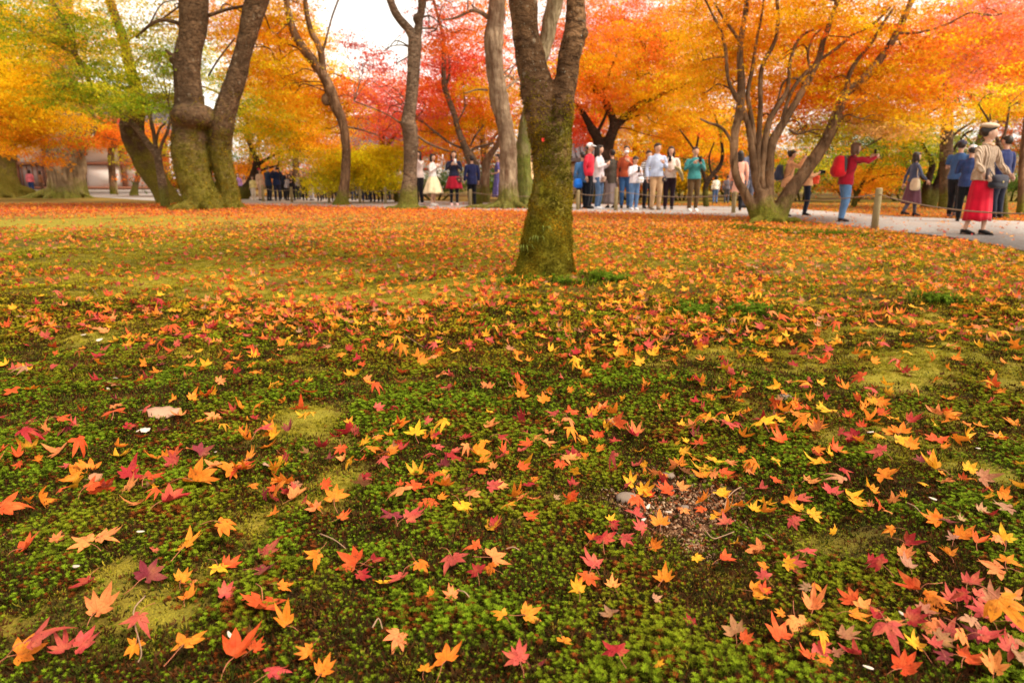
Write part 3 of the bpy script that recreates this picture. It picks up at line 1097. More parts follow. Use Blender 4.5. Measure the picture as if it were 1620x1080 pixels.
def bark(name, c1, c2, moss=(0.12, 0.125, 0.010), mh=1.0, mamt=0.8, lichen=0.4, vert=True, sc=1.0, furrow=0.6):
    """bark with vertical furrows, lichen specks, and moss that thins out above the height mh"""
    t = NT(name)
    co = t.coord()
    mp = t.n('Mapping')
    mp.inputs['Scale'].default_value = (1, 1, 0.22 if vert else 1.6)
    t.l(co, mp.inputs['Vector'])
    a = t.noise(11 * sc, 5, 0.65, mp.outputs[0], 0.6)
    b = t.noise(3.0 * sc, 3, 0.5, co)
    f = t.noise(45 * sc, 3, 0.6, co)
    c = t.mix(t.ramp(a, [(0.38, 0.0), (0.60, 1.0)]), c1, c2)
    big = t.noise(1.7 * sc, 3, 0.6, co)
    c = t.mix(t.ramp(big, [(0.42, 0.0), (0.60, 0.75)]), c, tuple(x * 0.8 for x in c1))
    c = t.mix(t.ramp(b, [(0.4, 0.0), (0.65, 0.5)]), c, tuple(0.5 * (p + q) * 0.75 for p, q in zip(c1, c2)))
    c = t.mix(t.ramp(f, [(0.64, 0.0), (0.70, lichen)]), c, (0.42, 0.40, 0.30))
    vo = t.n('TexVoronoi')
    vo.inputs['Scale'].default_value = 7 * sc
    vo.inputs['Randomness'].default_value = 1.0
    ds = t.n('VectorMath')
    ds.operation = 'ADD'
    nv = t.n('TexNoise')
    nv.inputs['Scale'].default_value = 9
    t.l(co, nv.inputs['Vector'])
    t.l(co, ds.inputs[0])
    sc_ = t.n('VectorMath')
    sc_.operation = 'SCALE'
    sc_.inputs['Scale'].default_value = 0.12
    t.l(nv.outputs['Color'], sc_.inputs[0])
    t.l(sc_.outputs[0], ds.inputs[1])
    t.l(ds.outputs[0], vo.inputs['Vector'])
    vs = t.n('SeparateColor')
    t.l(vo.outputs['Color'], vs.inputs[0])
    blot = t.math('MULTIPLY', t.ramp(vo.outputs['Distance'], [(0.18, 1.0), (0.30, 0.0)]), t.ramp(vs.outputs[0], [(0.60, 0.0), (0.64, lichen)]))
    c = t.mix(t.math('MULTIPLY', blot, t.ramp(f, [(0.35, 0.3), (0.55, 1.0)])), c, (0.36, 0.29, 0.20))
    sp = t.n('SeparateXYZ')
    t.l(co, sp.inputs[0])
    h = t.math('MULTIPLY', sp.outputs[2], 1.0 / max(mh, 0.01))
    h = t.math('ADD', h, t.math('MULTIPLY', t.math('SUBTRACT', b, 0.5), 1.6))
    h = t.math('ADD', h, t.math('MULTIPLY', t.math('SUBTRACT', t.noise(14, 3, 0.6, co), 0.5), 0.7))
    mm = t.ramp(h, [(0.45, mamt), (1.1, mamt * 0.12), (2.2, 0.0)])
    mc = t.mix(t.ramp(f, [(0.4, 0.0), (0.7, 1.0)]), tuple(x * 0.55 for x in moss), tuple(x * 1.8 for x in moss))
    mc = t.mix(t.ramp(t.noise(6, 3, 0.6, co), [(0.45, 0.0), (0.75, 0.7)]), mc, (0.17, 0.13, 0.018))
    c = t.mix(mm, c, mc)
    hh = t.math('ADD', t.math('MULTIPLY', a, furrow * 1.4), t.math('MULTIPLY', f, 0.25))
    return t.bsdf(c, 0.93, hh, 1.0, 0.06, 0.12)


B_MAIN = bark('bark_main', (0.055, 0.027, 0.013), (0.33, 0.18, 0.085), moss=(0.21, 0.18, 0.013), mh=1.1, mamt=1.0, lichen=0.7, vert=False, sc=1.3)
B_MOSSY = bark('bark_mossy', (0.042, 0.023, 0.011), (0.20, 0.115, 0.060), moss=(0.16, 0.135, 0.012), mh=2.3, mamt=0.75, lichen=0.4, vert=False)
B_PALE = bark('bark_pale', (0.15, 0.085, 0.05), (0.42, 0.31, 0.20), mh=0.7, mamt=0.8, lichen=0.3, sc=0.9, furrow=1.0)
B_CEDAR = bark('bark_cedar', (0.11, 0.065, 0.035), (0.42, 0.29, 0.17), mh=0.75, mamt=0.8, lichen=0.15, sc=0.5, furrow=1.2)
B_GREY = bark('bark_grey', (0.075, 0.045, 0.028), (0.27, 0.18, 0.115), mh=0.7, mamt=0.8, lichen=0.5, vert=False)
B_BROWN = bark('bark_brown', (0.080, 0.042, 0.022), (0.33, 0.195, 0.105), mh=0.45, mamt=0.9, lichen=0.35)
B_DARK = bark('bark_dark', (0.022, 0.012, 0.008), (0.075, 0.042, 0.025), mh=0.6, mamt=0.5, lichen=0.1, vert=False)

# ------------------------------------------------------------------ foliage sprays
t = NT('maple_foliage')
a = t.n('Attribute')
a.attribute_name = 'tint'
a.attribute_type = 'INSTANCER'
vc = t.n('Attribute')
vc.attribute_name = 'grad'
c = t.mix(1.0, a.outputs['Color'], vc.outputs['Color'], 'MULTIPLY')
M_FOL = t.bsdf(c, 0.7, spec=0.08, trans=0.6)


def spray(seed, n=38, rad=0.36, leaf=0.047):
    """a flat fan of maple leaves on a twig"""
    r = random.Random(seed)
    mb = MB()
    gr = []
    for i in range(n):
        rr = rad * math.sqrt(r.random())
        a = r.uniform(0, 2 * math.pi)
        p = Vector((rr * math.cos(a), rr * 0.75 * math.sin(a), r.gauss(0, 0.028) - 0.25 * rr * rr / rad))
        q = Matrix.Rotation(r.uniform(0, 6.28), 3, 'Z')
        q = Matrix.Rotation(r.gauss(0, .55), 3, 'X') @ Matrix.Rotation(r.gauss(0, .55), 3, 'Y') @ q
        l = leaf * r.uniform(.7, 1.2)
        pts = [(0, 0, 0.0)]
        for k, (an, ln) in enumerate(((-100, .5), (-72, .28), (-52, .85), (-26, .34), (0, 1.15), (26, .34), (52, .85), (72, .28), (100, .5))):
            pts.append((math.sin(R(an)) * ln, math.cos(R(an)) * ln, -0.25 * ln * ln))
        V = [p + q @ (Vector(v) * l) for v in pts]
        mb.add(V, [(0, 1, 2), (0, 2, 3), (0, 3, 4), (0, 4, 5), (0, 5, 6), (0, 6, 7), (0, 7, 8), (0, 8, 9)])
        g = r.uniform(.75, 1.25)
        gr += [(g, g * r.uniform(.85, 1.15), g)] * len(V)
    me = mb.mesh('foliage_spray', False)
    at2 = me.color_attributes.new('grad', 'FLOAT_COLOR', 'POINT')
    at2.data.foreach_set('color', np.array([(*c, 1) for c in gr], np.float32).ravel())
    return proto('foliage_spray', me, M_FOL)


DENS = 2.6
SPR = [spray(i) for i in range(5)]
FC = {'A': (0.98, 0.60, 0.018), 'O': (0.97, 0.41, 0.020), 'Q': (0.95, 0.25, 0.028), 'R': (0.90, 0.13, 0.055), 'K': (0.95, 0.34, 0.20), 'P': (0.84, 0.18, 0.14),
      'Y': (0.94, 0.76, 0.020), 'L': (0.62, 0.56, 0.030), 'G': (0.27, 0.38, 0.022), 'D': (0.045, 0.085, 0.015), 'M': (0.10, 0.15, 0.03), 'N': (0.35, 0.24, 0.14),
      'T': (0.80, 0.48, 0.16)}


def crown(parent, base, spots, name='crown', seed=0, tier=0.34):
    """spots: (px, py, rx, ry, distance, half depth, colours, sprays per square metre)"""
    g = np.random.default_rng(seed + 77)
    P, RT, S, T = [], [], [], []
    for (px, py, rx, ry, D, dD, cols, dens) in spots:
        c = at(px, py, D)
        ax, az = rx * D / FPX, ry * D / FPX
        k = 1 + max(0, D - 14) / 26
        n = max(4, int(DENS * dens * math.pi * ax * az / k ** 1.5))
        u = g.normal(size=(n, 3))
        u /= np.linalg.norm(u, axis=1)[:, None]
        u *= (g.random(n) ** (1 / 2.2))[:, None]
        X, Y, Z = c.x + u[:, 0] * ax, D + u[:, 1] * dD, c.z + u[:, 2] * az
        ph = lattice(X, Y, 1.6, seed + 3) * 1.4
        Z = (np.round((Z + ph) / tier) * tier - ph) * 0.86 + Z * 0.14 + g.normal(0, .03, n)
        keep = (Z > 0.45) & (lattice(X + Y, Z * 2.2, 0.9, seed + 9) * 0.6 + lattice(X, Z * 2.2, 0.4, seed + 13) * 0.4 > 0.30 + 0.08 * (dens < 13))
        X, Y, Z = X[keep], Y[keep], Z[keep]
        n = len(X)
        P.append(np.stack([X, Y, Z], -1))
        RT.append(np.stack([g.normal(0.15, .2, n), g.normal(0, .2, n), g.uniform(0, 6.28, n)], -1))
        S.append(g.uniform(.75, 1.25, n) * k)
        pal = np.array([FC[k] for k in cols])
        zone = (lattice(X, Z * 2.0, 1.1, seed + 5) + g.normal(0, .12, n)) * len(cols)
        T.append(pal[np.clip(zone.astype(int), 0, len(cols) - 1)] * ((.56 + .80 * lattice(X, Z * 3, .55, seed + 6)) * g.uniform(.85, 1.15, n))[:, None])
    return scatter(name, np.vstack(P), np.vstack(RT), np.concatenate(S), np.clip(np.vstack(T), 0, .95), SPR, parent, base)


def roughen(amp, freq, ridges=0.0, burl=None):
    def post(o):
        me = o.data
        n = len(me.vertices)
        co = np.empty(n * 3)
        no = np.empty(n * 3)
        me.vertices.foreach_get('co', co)
        me.vertices.foreach_get('normal', no)
        co, no = co.reshape(-1, 3), no.reshape(-1, 3)
        d = np.empty(n)
        for i in range(n):
            p = Vector(co[i])
            v = noise.noise(p * freq) + 0.5 * noise.noise(p * freq * 2.7)
            if ridges:
                v += ridges * noise.noise(Vector((p.x * freq * 3, p.y * freq * 3, p.z * freq * 0.4)))
            d[i] = v * amp
        co += no * d[:, None]
        me.vertices.foreach_set('co', co.ravel())
        me.update()
    return post


def limb_pts(pts, D, base_rad=None):
    """pts: (px, py, width px[, depth offset]) -> 3D centre line and radii"""
    c, r = [], []
    for q in pts:
        dd = q[3] if len(q) > 3 else 0.0
        p = at(q[0], q[1], D + dd)
        c.append((p.x, p.y, p.z, q[2] * (D + dd) / ray(q[0], q[1]).y / FPX / 2))
    a = crom(c, 5)
    return [tuple(v[:3]) for v in a], [max(0.004, float(v[3])) for v in a]


def tree(label, D, base_px, trunk, mat, crown_spots=None, limbs=(), voxel=None, rough=(0.02, 6, 0), roots=(), group='maple trees', name='maple_tree', cat='tree',
         branches=(), seed=0, burls=(), tier=0.34, flare=1.0):
    b = at(base_px[0], base_px[1], D)
    base = Vector((b.x, D, zg(b.x, D)))
    root = thing(name, base, label, cat, group)
    mb = MB()
    c, r = limb_pts(trunk, D)
    c = [(base.x + (c[0][0] - base.x), c[0][1], base.z - 0.25)] + c
    r = [r[0] * 1.15] + r
    mb.tube(c, r, 14)
    for l in limbs:
        c2, r2 = limb_pts(l, D)
        mb.tube(c2, r2, 12)
    for (ang, ln, w, hgt) in roots:
        d = Vector((math.cos(R(ang)), math.sin(R(ang)), 0))
        w0 = r[1]
        p = [base + d * w0 * 0.3 + Vector((0, 0, hgt)), base + d * (w0 * 0.9 + ln * .15) + Vector((0, 0, hgt * .45)),
             base + d * (w0 + ln * .5) + Vector((0, 0, .06)) + Vector((-d.y, d.x, 0)) * ln * .1, base + d * (w0 + ln) + Vector((0, 0, -.05))]
        a = crom([tuple(v) for v in p], 4)
        mb.tube([tuple(v) for v in a], list(np.linspace(w * 1.3, w * .45, len(a))), 8)
    for (px, py, rx, ry) in burls:
        q = at(px, py, D - rx * D / FPX * 0.22)
        mb.ball(q, (rx * D / FPX, rx * D / FPX, ry * D / FPX), 16, 10)
    o = put('trunk', local(mb, base), mat, root)
    melt(o, voxel or max(0.012, D * 0.0019), 3, roughen(*rough))
    for l in branches:
        m2 = MB()
        c2, r2 = limb_pts(l, D)
        m2.tube(c2, r2, 6)
        put('branch', local(m2, base), mat, root)
    if crown_spots:
        lines = [v for l in ([trunk] + list(limbs) + list(branches)) for v in zip(*limb_pts(l, D))]
        lines = [(Vector(p), q) for p, q in lines if p[2] > 1.0]
        rb = random.Random(seed + 500)
        for (px, py, rx, ry, Ds, dD, cols, dens) in crown_spots:
            if not lines or py < -30:
                continue
            for k in range(3 if rx * D > 700 else 2):
                tgt = at(px + rb.uniform(-.8, .8) * rx, py + rb.uniform(-.5, .6) * ry, Ds + rb.uniform(-.5, .5) * dD)
                c0, r0 = min(lines, key=lambda v: (v[0] - tgt).length + max(0, v[0].z - tgt.z) * 1.5)
                if (c0 - tgt).length > 7:
                    continue
                ln = (c0 - tgt).length
                m1 = c0.lerp(tgt, .35) + Vector((rb.uniform(-.12, .12), rb.uniform(-.1, .1), rb.uniform(.05, .18))) * ln
                m2 = c0.lerp(tgt, .7) + Vector((rb.uniform(-.1, .1), rb.uniform(-.1, .1), rb.uniform(-.02, .12))) * ln
                w0 = min(r0 * .6, .012 + .008 * ln)
                mk = MB()
                cv = crom([tuple(c0), tuple(m1), tuple(m2), tuple(tgt)], 5)
                mk.tube([tuple(v) for v in cv], list(np.linspace(w0, .005, len(cv))), 5)
                for f in (.45, .7):
                    i0 = int(len(cv) * f)
                    a0 = Vector(cv[i0])
                    e0 = a0 + Vector((rb.uniform(-.3, .3), rb.uniform(-.2, .2), rb.uniform(.0, .25))) * ln
                    mk.tube([a0, a0.lerp(e0, .5) + Vector((0, 0, .04 * ln)), e0], [w0 * .5, w0 * .35, .004], 4)
                put('branch', local(mk, base), mat, root)
        crown(root, base, crown_spots, seed=seed, tier=tier)
    return root, base


def gd(y):
    """distance of the flat ground seen at image height y"""
    return gpt(810, y).y


# --- the mossy forked maple in the middle
D0 = gd(437)
main_tree, main_base = tree(
    'large forked maple with a moss covered trunk standing nearest the camera', D0, (859, 437),
    [(860, 450, 118), (862, 432, 96), (864, 408, 86), (865, 383, 79), (869, 340, 70), (874, 298, 60), (873, 255, 60), (873, 230, 62), (871, 205, 56)],
    B_MAIN,
    [(640, -240, 300, 120, D0 + .5, 1.6, 'OQR', 30), (1000, -240, 300, 120, D0 + .5, 1.6, 'OAQ', 30)],
    limbs=[[(862, 235, 40), (856, 200, 44), (851, 165, 47), (847, 128, 51), (840, 96, 48), (833, 64, 45), (829, 30, 44), (827, 0, 45), (822, -80, 42), (806, -200, 30), (760, -330, 14)],
           [(880, 240, 38), (885, 200, 40), (890, 160, 38), (895, 128, 36), (900, 96, 36), (907, 64, 38), (911, 30, 33), (912, 0, 31), (925, -80, 30), (955, -200, 22), (1010, -330, 12)]],
    voxel=0.013, rough=(0.012, 9, 0.5), roots=[],
    burls=[(922, 52, 9, 10), (884, 150, 14, 12), (846, 140, 19, 16)], group=None,
    branches=[[(768, -120, 10), (700, -200, 8), (620, -260, 5)], [(935, -120, 10), (1010, -190, 8), (1120, -240, 5)]], seed=1)
# a burst of moss fur over its lower half, blades of grass in it
t = MB()


def fur(seed):
    r = random.Random(seed)
    mb = MB()
    for k in range(9):
        a = r.uniform(0, 6.28)
        d = Vector((math.cos(a), math.sin(a), 0)) * r.uniform(.002, .007)
        h = Vector((0, 0, r.uniform(.004, .010)))
        s = Vector((-d.y, d.x, 0)).normalized() * .0013
        mb.add([-s, s, d + h], [(0, 1, 2)])
    me = mb.mesh('moss_fur', False)
    grad_attr(me, lambda c: (0.6 + 70 * c.z,) * 3)
    return proto('moss_fur', me, M_MOSS)


FUR = [fur(i) for i in range(4)]


def add_fur(root_obj, base, n, zmax, seed, size=1.0, tone=(0.29, 0.255, 0.018)):
    """moss tufts on the trunk's own surface; run after the trunk is settled"""
    tr = [c for c in root_obj.children if c.name.startswith('trunk')][0]
    me = tr.data
    tri = [(p.center.copy(), p.normal.copy(), p.area) for p in me.polygons]
    g = random.Random(seed)
    ws = []
    for (c, nrm, ar) in tri:
        h = c.z / zmax + (noise.noise(c * 3.1) * 0.9) + noise.noise(c * 14) * .35
        ws.append(ar * max(0.0, min(1.0, (1.15 - h) * 2.2)))
    pick = g.choices(range(len(tri)), ws, k=n)
    P, RT, S, T = [], [], [], []
    for i in pick:
        c, nrm, ar = tri[i]
        q = nrm.to_track_quat('Z', 'Y') @ Matrix.Rotation(g.uniform(0, 6.28), 3, 'Z').to_quaternion()
        e = q.to_euler()
        j = math.sqrt(ar) * .6
        P.append((c.x + g.uniform(-j, j), c.y + g.uniform(-j, j), c.z + g.uniform(-j, j)))
        RT.append((e.x, e.y, e.z))
        S.append(g.uniform(.7, 1.4) * size)
        k = g.uniform(.4, 1.3) * (0.75 + 0.7 * noise.noise(c * 7))
        y = min(1, max(0, 0.3 + 1.2 * noise.noise(c * 5 + Vector((9, 0, 0)))))
        T.append((tone[0] * k * (1 + y), tone[1] * k * (1 + .3 * y), tone[2] * k))
    scatter('trunk_moss', P, RT, S, T, FUR, tr)


# --- far woods and shrubs first: they close the view behind the trees
FARW = [
    ('orange maple far behind the left stone pale wall', 40, (180, 300), [(180, 302, 12), (176, 240, 10), (185, 150, 8)], [(170, 208, 95, 26, 40, 2, 'QOR', 34), (60, 190, 110, 40, 41, 2, 'AOQ', 26)]),
    ('orange red maple far behind the left fork of the twin trunk', 36, (400, 306), [(392, 306, 11), (398, 240, 8), (390, 190, 6)], [(400, 272, 60, 30, 36, 2, 'QO', 30), (430, 150, 90, 90, 38, 3, 'AOL', 16)]),
    ('amber maple rising over the left crowd', 32, (470, 308), [(470, 308, 12), (468, 230, 9), (476, 150, 6)], [(455, 120, 95, 95, 32, 2, 'AOA', 24), (470, 225, 110, 40, 33, 2, 'LAO', 18)]),
    ('pink red maple far behind the slim grey trunk', 38, (610, 308), [(610, 308, 12), (606, 240, 9), (600, 170, 6)], [(610, 165, 70, 60, 38, 3, 'PRQ', 22), (600, 225, 80, 26, 38, 3, 'PQO', 14), (700, 190, 90, 60, 38, 3, 'RRQ', 20)]),
    ('scarlet maple far behind the crooked thin trunk', 34, (760, 310), [(770, 310, 12), (765, 240, 10), (760, 160, 7)], [(745, 130, 100, 80, 34, 2.5, 'RRQ', 20), (745, 215, 110, 50, 35, 2, 'OAP', 18), (780, 30, 90, 60, 34, 3, 'QRQ', 8)]),
    ('orange maple far behind the group watching', 34, (1010, 312), [(1010, 312, 12), (1004, 240, 9), (1012, 160, 7)], [(1000, 150, 130, 80, 34, 2.5, 'OAQ', 30), (918, 195, 50, 32, 33, 2, 'RQ', 34), (1050, 235, 110, 60, 32, 2, 'AOQ', 34)]),
    ('coral maple high behind the right of the mossy trunk', 38, (960, 310), [(930, 310, 12), (935, 200, 9), (950, 90, 7)], [(980, 40, 130, 60, 38, 3, 'KQP', 15), (940, 90, 110, 60, 38, 3, 'QRK', 20)]),
    ('amber maple far behind the many stemmed maple', 36, (1180, 312), [(1190, 312, 12), (1194, 220, 10), (1190, 120, 7)], [(1160, 80, 170, 110, 36, 3, 'OAO', 22), (1160, 235, 120, 70, 34, 2, 'OQAM', 30)]),
    ('orange maple far behind the right path', 34, (1400, 312), [(1395, 312, 11), (1400, 240, 9), (1390, 170, 7)], [(1370, 120, 140, 110, 36, 3, 'OAQ', 26), (1380, 285, 90, 40, 32, 2, 'QOA', 26)]),
    ('coral pink maple far off at the upper right', 36, (1560, 312), [(1556, 312, 12), (1560, 200, 10), (1570, 110, 7)], [(1560, 90, 110, 70, 36, 3, 'KPQ', 32), (1640, 120, 90, 120, 38, 3, 'KOQ', 30)]),
    ('green broadleaf tree far behind the walking woman', 30, (1430, 314), [(1440, 314, 12), (1434, 250, 10), (1440, 200, 7)], [(1420, 235, 80, 55, 30, 2, 'GML', 26), (1340, 215, 60, 40, 31, 2, 'LMG', 22)]),
    ('green tree with sky showing through behind the woman in the red skirt', 38, (1560, 312), [(1540, 312, 12), (1545, 240, 9), (1560, 180, 6)], [(1580, 250, 80, 60, 38, 3, 'MNL', 9), (1500, 240, 50, 60, 36, 2, 'MGL', 16)]),
    ('yellow green tree behind the left fork', 33, (310, 306), [(330, 306, 10), (325, 230, 8), (320, 150, 6)], [(330, 130, 100, 80, 33, 2, 'LGL', 12), (250, 250, 60, 40, 34, 2, 'QLO', 16)]),
    ('amber tree over the white walled hall', 36, (60, 304), [(20, 304, 12), (22, 200, 9), (30, 100, 6)], [(60, 60, 150, 100, 36, 3, 'AGLO', 16), (30, 130, 110, 50, 34, 2, 'AAO', 24)]),
]
for i, (lab, D, bp, tk, cs) in enumerate(FARW):
    tree(lab, D, bp, tk, B_BROWN, cs, voxel=0.06, rough=(0.02, 3, 0), group='distant maple trees', seed=30 + i,
         branches=[[(tk[-1][0], tk[-1][1], 6), (tk[-1][0] - 40, tk[-1][1] - 40, 4), (tk[-1][0] - 90, tk[-1][1] - 60, 2)],
                   [(tk[1][0], tk[1][1], 6), (tk[1][0] + 40, tk[1][1] - 50, 4), (tk[1][0] + 90, tk[1][1] - 70, 2)]])

SHR = [(690, 296, 70, 22, 29, 'MD', 'dark green shrub behind the two women in skirts'), (800, 292, 60, 26, 29, 'MDG', 'green shrub behind the roots of the pale trunk'),
       (620, 286, 50, 16, 30, 'DM', 'low dark shrub left of the slim grey trunk'), (560, 292, 60, 18, 32, 'DM', 'low dark shrub behind the left crowd'),
       (905, 300, 40, 14, 30, 'MNP', 'brownish shrub left of the group'), (1000, 285, 70, 30, 29, 'QOM', 'orange shrub behind the middle of the group'),
       (1080, 280, 60, 35, 28, 'OAM', 'orange shrub behind the person in teal'), (1160, 285, 55, 30, 28, 'MQO', 'green and orange shrub behind the multi stemmed base'),
       (1270, 275, 60, 36, 27, 'GLM', 'yellow green shrub behind the person in beige'), (1350, 290, 60, 26, 26, 'MQOG', 'mixed orange shrub behind the person in red'),
       (1430, 296, 70, 22, 27, 'DMG', 'dark green shrub behind the post'), (1510, 292, 60, 28, 27, 'MDG', 'green shrub behind the two men'),
       (1600, 296, 60, 24, 27, 'MGN', 'green shrub at the right end of the path'), (480, 294, 60, 14, 34, 'DMQ', 'low shrub behind the dark coated people'),
       (290, 288, 60, 18, 36, 'MQ', 'low shrub between the leaning trunk and the fork'), (1690, 280, 60, 40, 27, 'MGO', 'green shrub right of the path end'),
       (-70, 288, 60, 30, 36, 'MQ', 'low shrub beyond the far left trunk')]
STEM = MB()
for i, (px, py, rx, ry, D, cols, lab) in enumerate(SHR):
    b = at(px, 300, D)
    base = Vector((b.x, D, 0))
    o = thing('shrub', base, lab, 'shrub', 'shrubs along the far side of the path')
    m2 = MB()
    for k in range(4):
        top = at(px + (k - 1.5) * rx * .5, py - ry * .3, D + (k % 2 - .5))
        m2.tube([base + Vector(((k - 1.5) * .1, 0, -.1)), base.lerp(top, .5) + Vector((0, .1, 0)), top], [.05, .035, .015], 6)
    put('stem', local(m2, base), B_DARK, o)
    crown(o, base, [(px, py, rx, ry, D, 1.1, cols, 42)], 'foliage', 60 + i, 0.2)

# --- left: twin trunk with a burl
D1 = gd(331)
twin, twin_base = tree('twin trunked mossy maple with a round burl between its stems, left of centre', D1, (322, 329),
    [(322, 335, 76), (320, 318, 60), (314, 300, 54), (308, 283, 53), (303, 255, 55), (300, 230, 55), (302, 205, 52), (299, 180, 46), (298, 150, 43), (296, 120, 41),
     (296, 95, 41), (303, 62, 39), (306, 35, 42), (307, 0, 44), (305, -60, 40), (290, -180, 26)],
    B_MOSSY,
    [(345, 10, 100, 50, D1 + 3.5, 2, 'AOA', 26), (300, -80, 260, 50, D1 + 1, 3, 'OAL', 22), (430, 70, 80, 50, D1 + 3, 2, 'AO', 16)],
    limbs=[[(368, 332, 44, .25), (366, 322, 32, .25), (362, 300, 29, .25), (354, 270, 31, .2), (349, 240, 34, .15), (350, 215, 35, .1), (353, 200, 34), (358, 170, 34), (371, 133, 32), (380, 100, 29), (389, 67, 28),
            (397, 35, 32), (406, 0, 36), (418, -40, 34), (440, -140, 22)]],
    voxel=0.03, rough=(0.022, 3.2, 0.5), roots=[(-60, .6, .12, .2), (-120, .5, .12, .2), (20, .5, .1, .15), (180, .4, .1, .15)], burls=[(305, 185, 31, 21), (282, 95, 12, 9), (296, 196, 22, 15), (322, 182, 17, 14)], seed=2,
    branches=[[(330, 25, 6), (360, 15, 5), (398, 8, 4)], [(290, 40, 7), (262, 32, 6), (240, 38, 5), (215, 60, 3)], [(275, 90, 8), (262, 80, 4)], [(330, 120, 3), (345, 95, 3), (372, 60, 2)]])

# --- left: leaning mossy tree and the thin tree before it
D2 = gd(322)
lean, lean_base = tree('leaning dark mossy tree between the great cedar and the twin trunk', D2, (266, 318),
    [(270, 324, 46), (262, 308, 34), (246, 283, 34), (232, 262, 34), (223, 245, 33), (212, 222, 34), (209, 200, 35), (216, 175, 26), (219, 160, 23), (213, 133, 20), (204, 100, 17),
     (195, 60, 15), (180, 20, 13), (165, -30, 12)],
    B_MOSSY, [(215, 30, 90, 60, D2 - 1, 2.5, 'GLA', 11), (235, 90, 80, 60, D2 - 2, 2, 'GLG', 13), (175, 130, 80, 45, D2 - 3, 1.5, 'GGL', 18), (215, 150, 70, 26, D2 - 2, 1.5, 'LGL', 17)],
    voxel=0.035, rough=(0.025, 3.2, 0.4), roots=[(0, .6, .1, .15), (-60, .5, .1, .15)], seed=3,
    branches=[[(212, 150, 8), (235, 180, 5), (240, 205, 4)]])
D3 = gd(328)
thin_tree, b3 = tree('thin crooked tree with green sprays leaning over the white wall', D3, (262, 330),
    [(263, 332, 17), (261, 318, 14), (257, 290, 13), (252, 262, 12), (248, 245, 12), (235, 228, 10), (218, 205, 9), (200, 187, 8), (178, 165, 8), (160, 150, 7), (143, 130, 7), (133, 112, 8),
     (122, 92, 8), (117, 80, 8), (114, 60, 8), (104, 38, 7), (92, 18, 6), (78, -5, 6), (60, -40, 5)],
    B_GREY, [(110, 60, 90, 50, D3 - 1, 1.5, 'GLL', 14), (40, 30, 90, 40, D3 - 1.5, 1.5, 'AGL', 15), (150, 140, 60, 34, D3 - 1, 1, 'GGL', 24), (210, 165, 60, 22, D3 - 1.5, 1, 'GL', 24),
             (250, 100, 60, 50, D3 - 1, 1, 'GLL', 12), (90, 150, 50, 25, D3 - 1, 1, 'LAG', 24), (60, -60, 200, 50, D3, 2, 'GLA', 22)],
    voxel=0.02, rough=(0.008, 7, 0), seed=4,
    branches=[[(117, 86, 6), (95, 72, 6), (70, 60, 5), (45, 46, 5), (30, 36, 4), (0, 36, 4)], [(248, 246, 9), (245, 222, 7), (240, 195, 6), (232, 172, 5), (222, 150, 4)],
              [(251, 250, 7), (256, 228, 5), (265, 208, 5), (270, 180, 4), (266, 160, 3)], [(247, 225, 4), (252, 205, 4), (262, 195, 3)], [(30, 36, 3), (15, 20, 2), (0, 10, 2)]])

# --- left: great cedar like trunk, its neighbour at the frame edge
D4 = gd(313)
cedar, b4 = tree('broad buttressed trunk with fluted bark before the white walled hall', D4, (106, 309),
    [(108, 312, 66), (108, 300, 58), (106, 280, 54), (105, 262, 54), (104, 235, 50), (103, 210, 49), (102, 190, 46), (100, 150, 42), (98, 100, 40), (95, 40, 36), (92, -60, 30)],
    B_CEDAR, [(50, 150, 95, 26, D4 - 6, 2, 'AAA', 34), (60, 190, 90, 26, D4 - 6, 1.5, 'AAAO', 40), (30, 215, 60, 16, D4 - 6, 1.5, 'AAO', 34), (20, 110, 70, 50, D4 - 6, 2, 'AAL', 34),
              (110, 225, 40, 14, D4 - 4, 1, 'OLQ', 30), (120, 60, 60, 60, D4 - 5, 2, 'AOG', 20), (80, 250, 30, 12, D4 - 4, 1, 'QO', 24)],
    voxel=0.06, rough=(0.06, 1.3, 1.1), roots=[(180, 1.8, .12, .35), (205, 1.2, .12, .4), (-20, .8, .13, .5), (-60, .5, .13, .5), (-100, .4, .13, .45), (-140, .6, .12, .5), (160, 1.3, .1, .3)],
    seed=5, group='great old trees at the left', branches=[[(135, 245, 7), (140, 225, 7), (150, 205, 7), (152, 190, 5), (145, 180, 4)], [(100, 200, 5), (75, 214, 4), (40, 232, 4), (0, 243, 3)],
                     [(90, 180, 4), (70, 172, 3), (55, 150, 3), (40, 130, 2)]])
cedar2, b5 = tree('dark mossy buttressed trunk cut by the left edge', D4 + 1, (-4, 303),
    [(0, 306, 84), (0, 292, 60), (-2, 275, 48), (-4, 250, 42), (-4, 220, 40), (-6, 180, 38), (-10, 100, 34), (-15, 0, 30)],
    B_MOSSY, [(10, 232, 40, 12, D4 - 1, 1.5, 'AOR', 30), (0, 60, 80, 60, D4, 2, 'AGL', 26), (-90, 150, 100, 90, D4, 3, 'AOL', 24)],
    voxel=0.06, rough=(0.06, 1.3, .9), roots=[(0, 1.2, .2, .7), (-40, 1.2, .2, .5), (-90, .8, .18, .4)], seed=6, group='great old trees at the left')

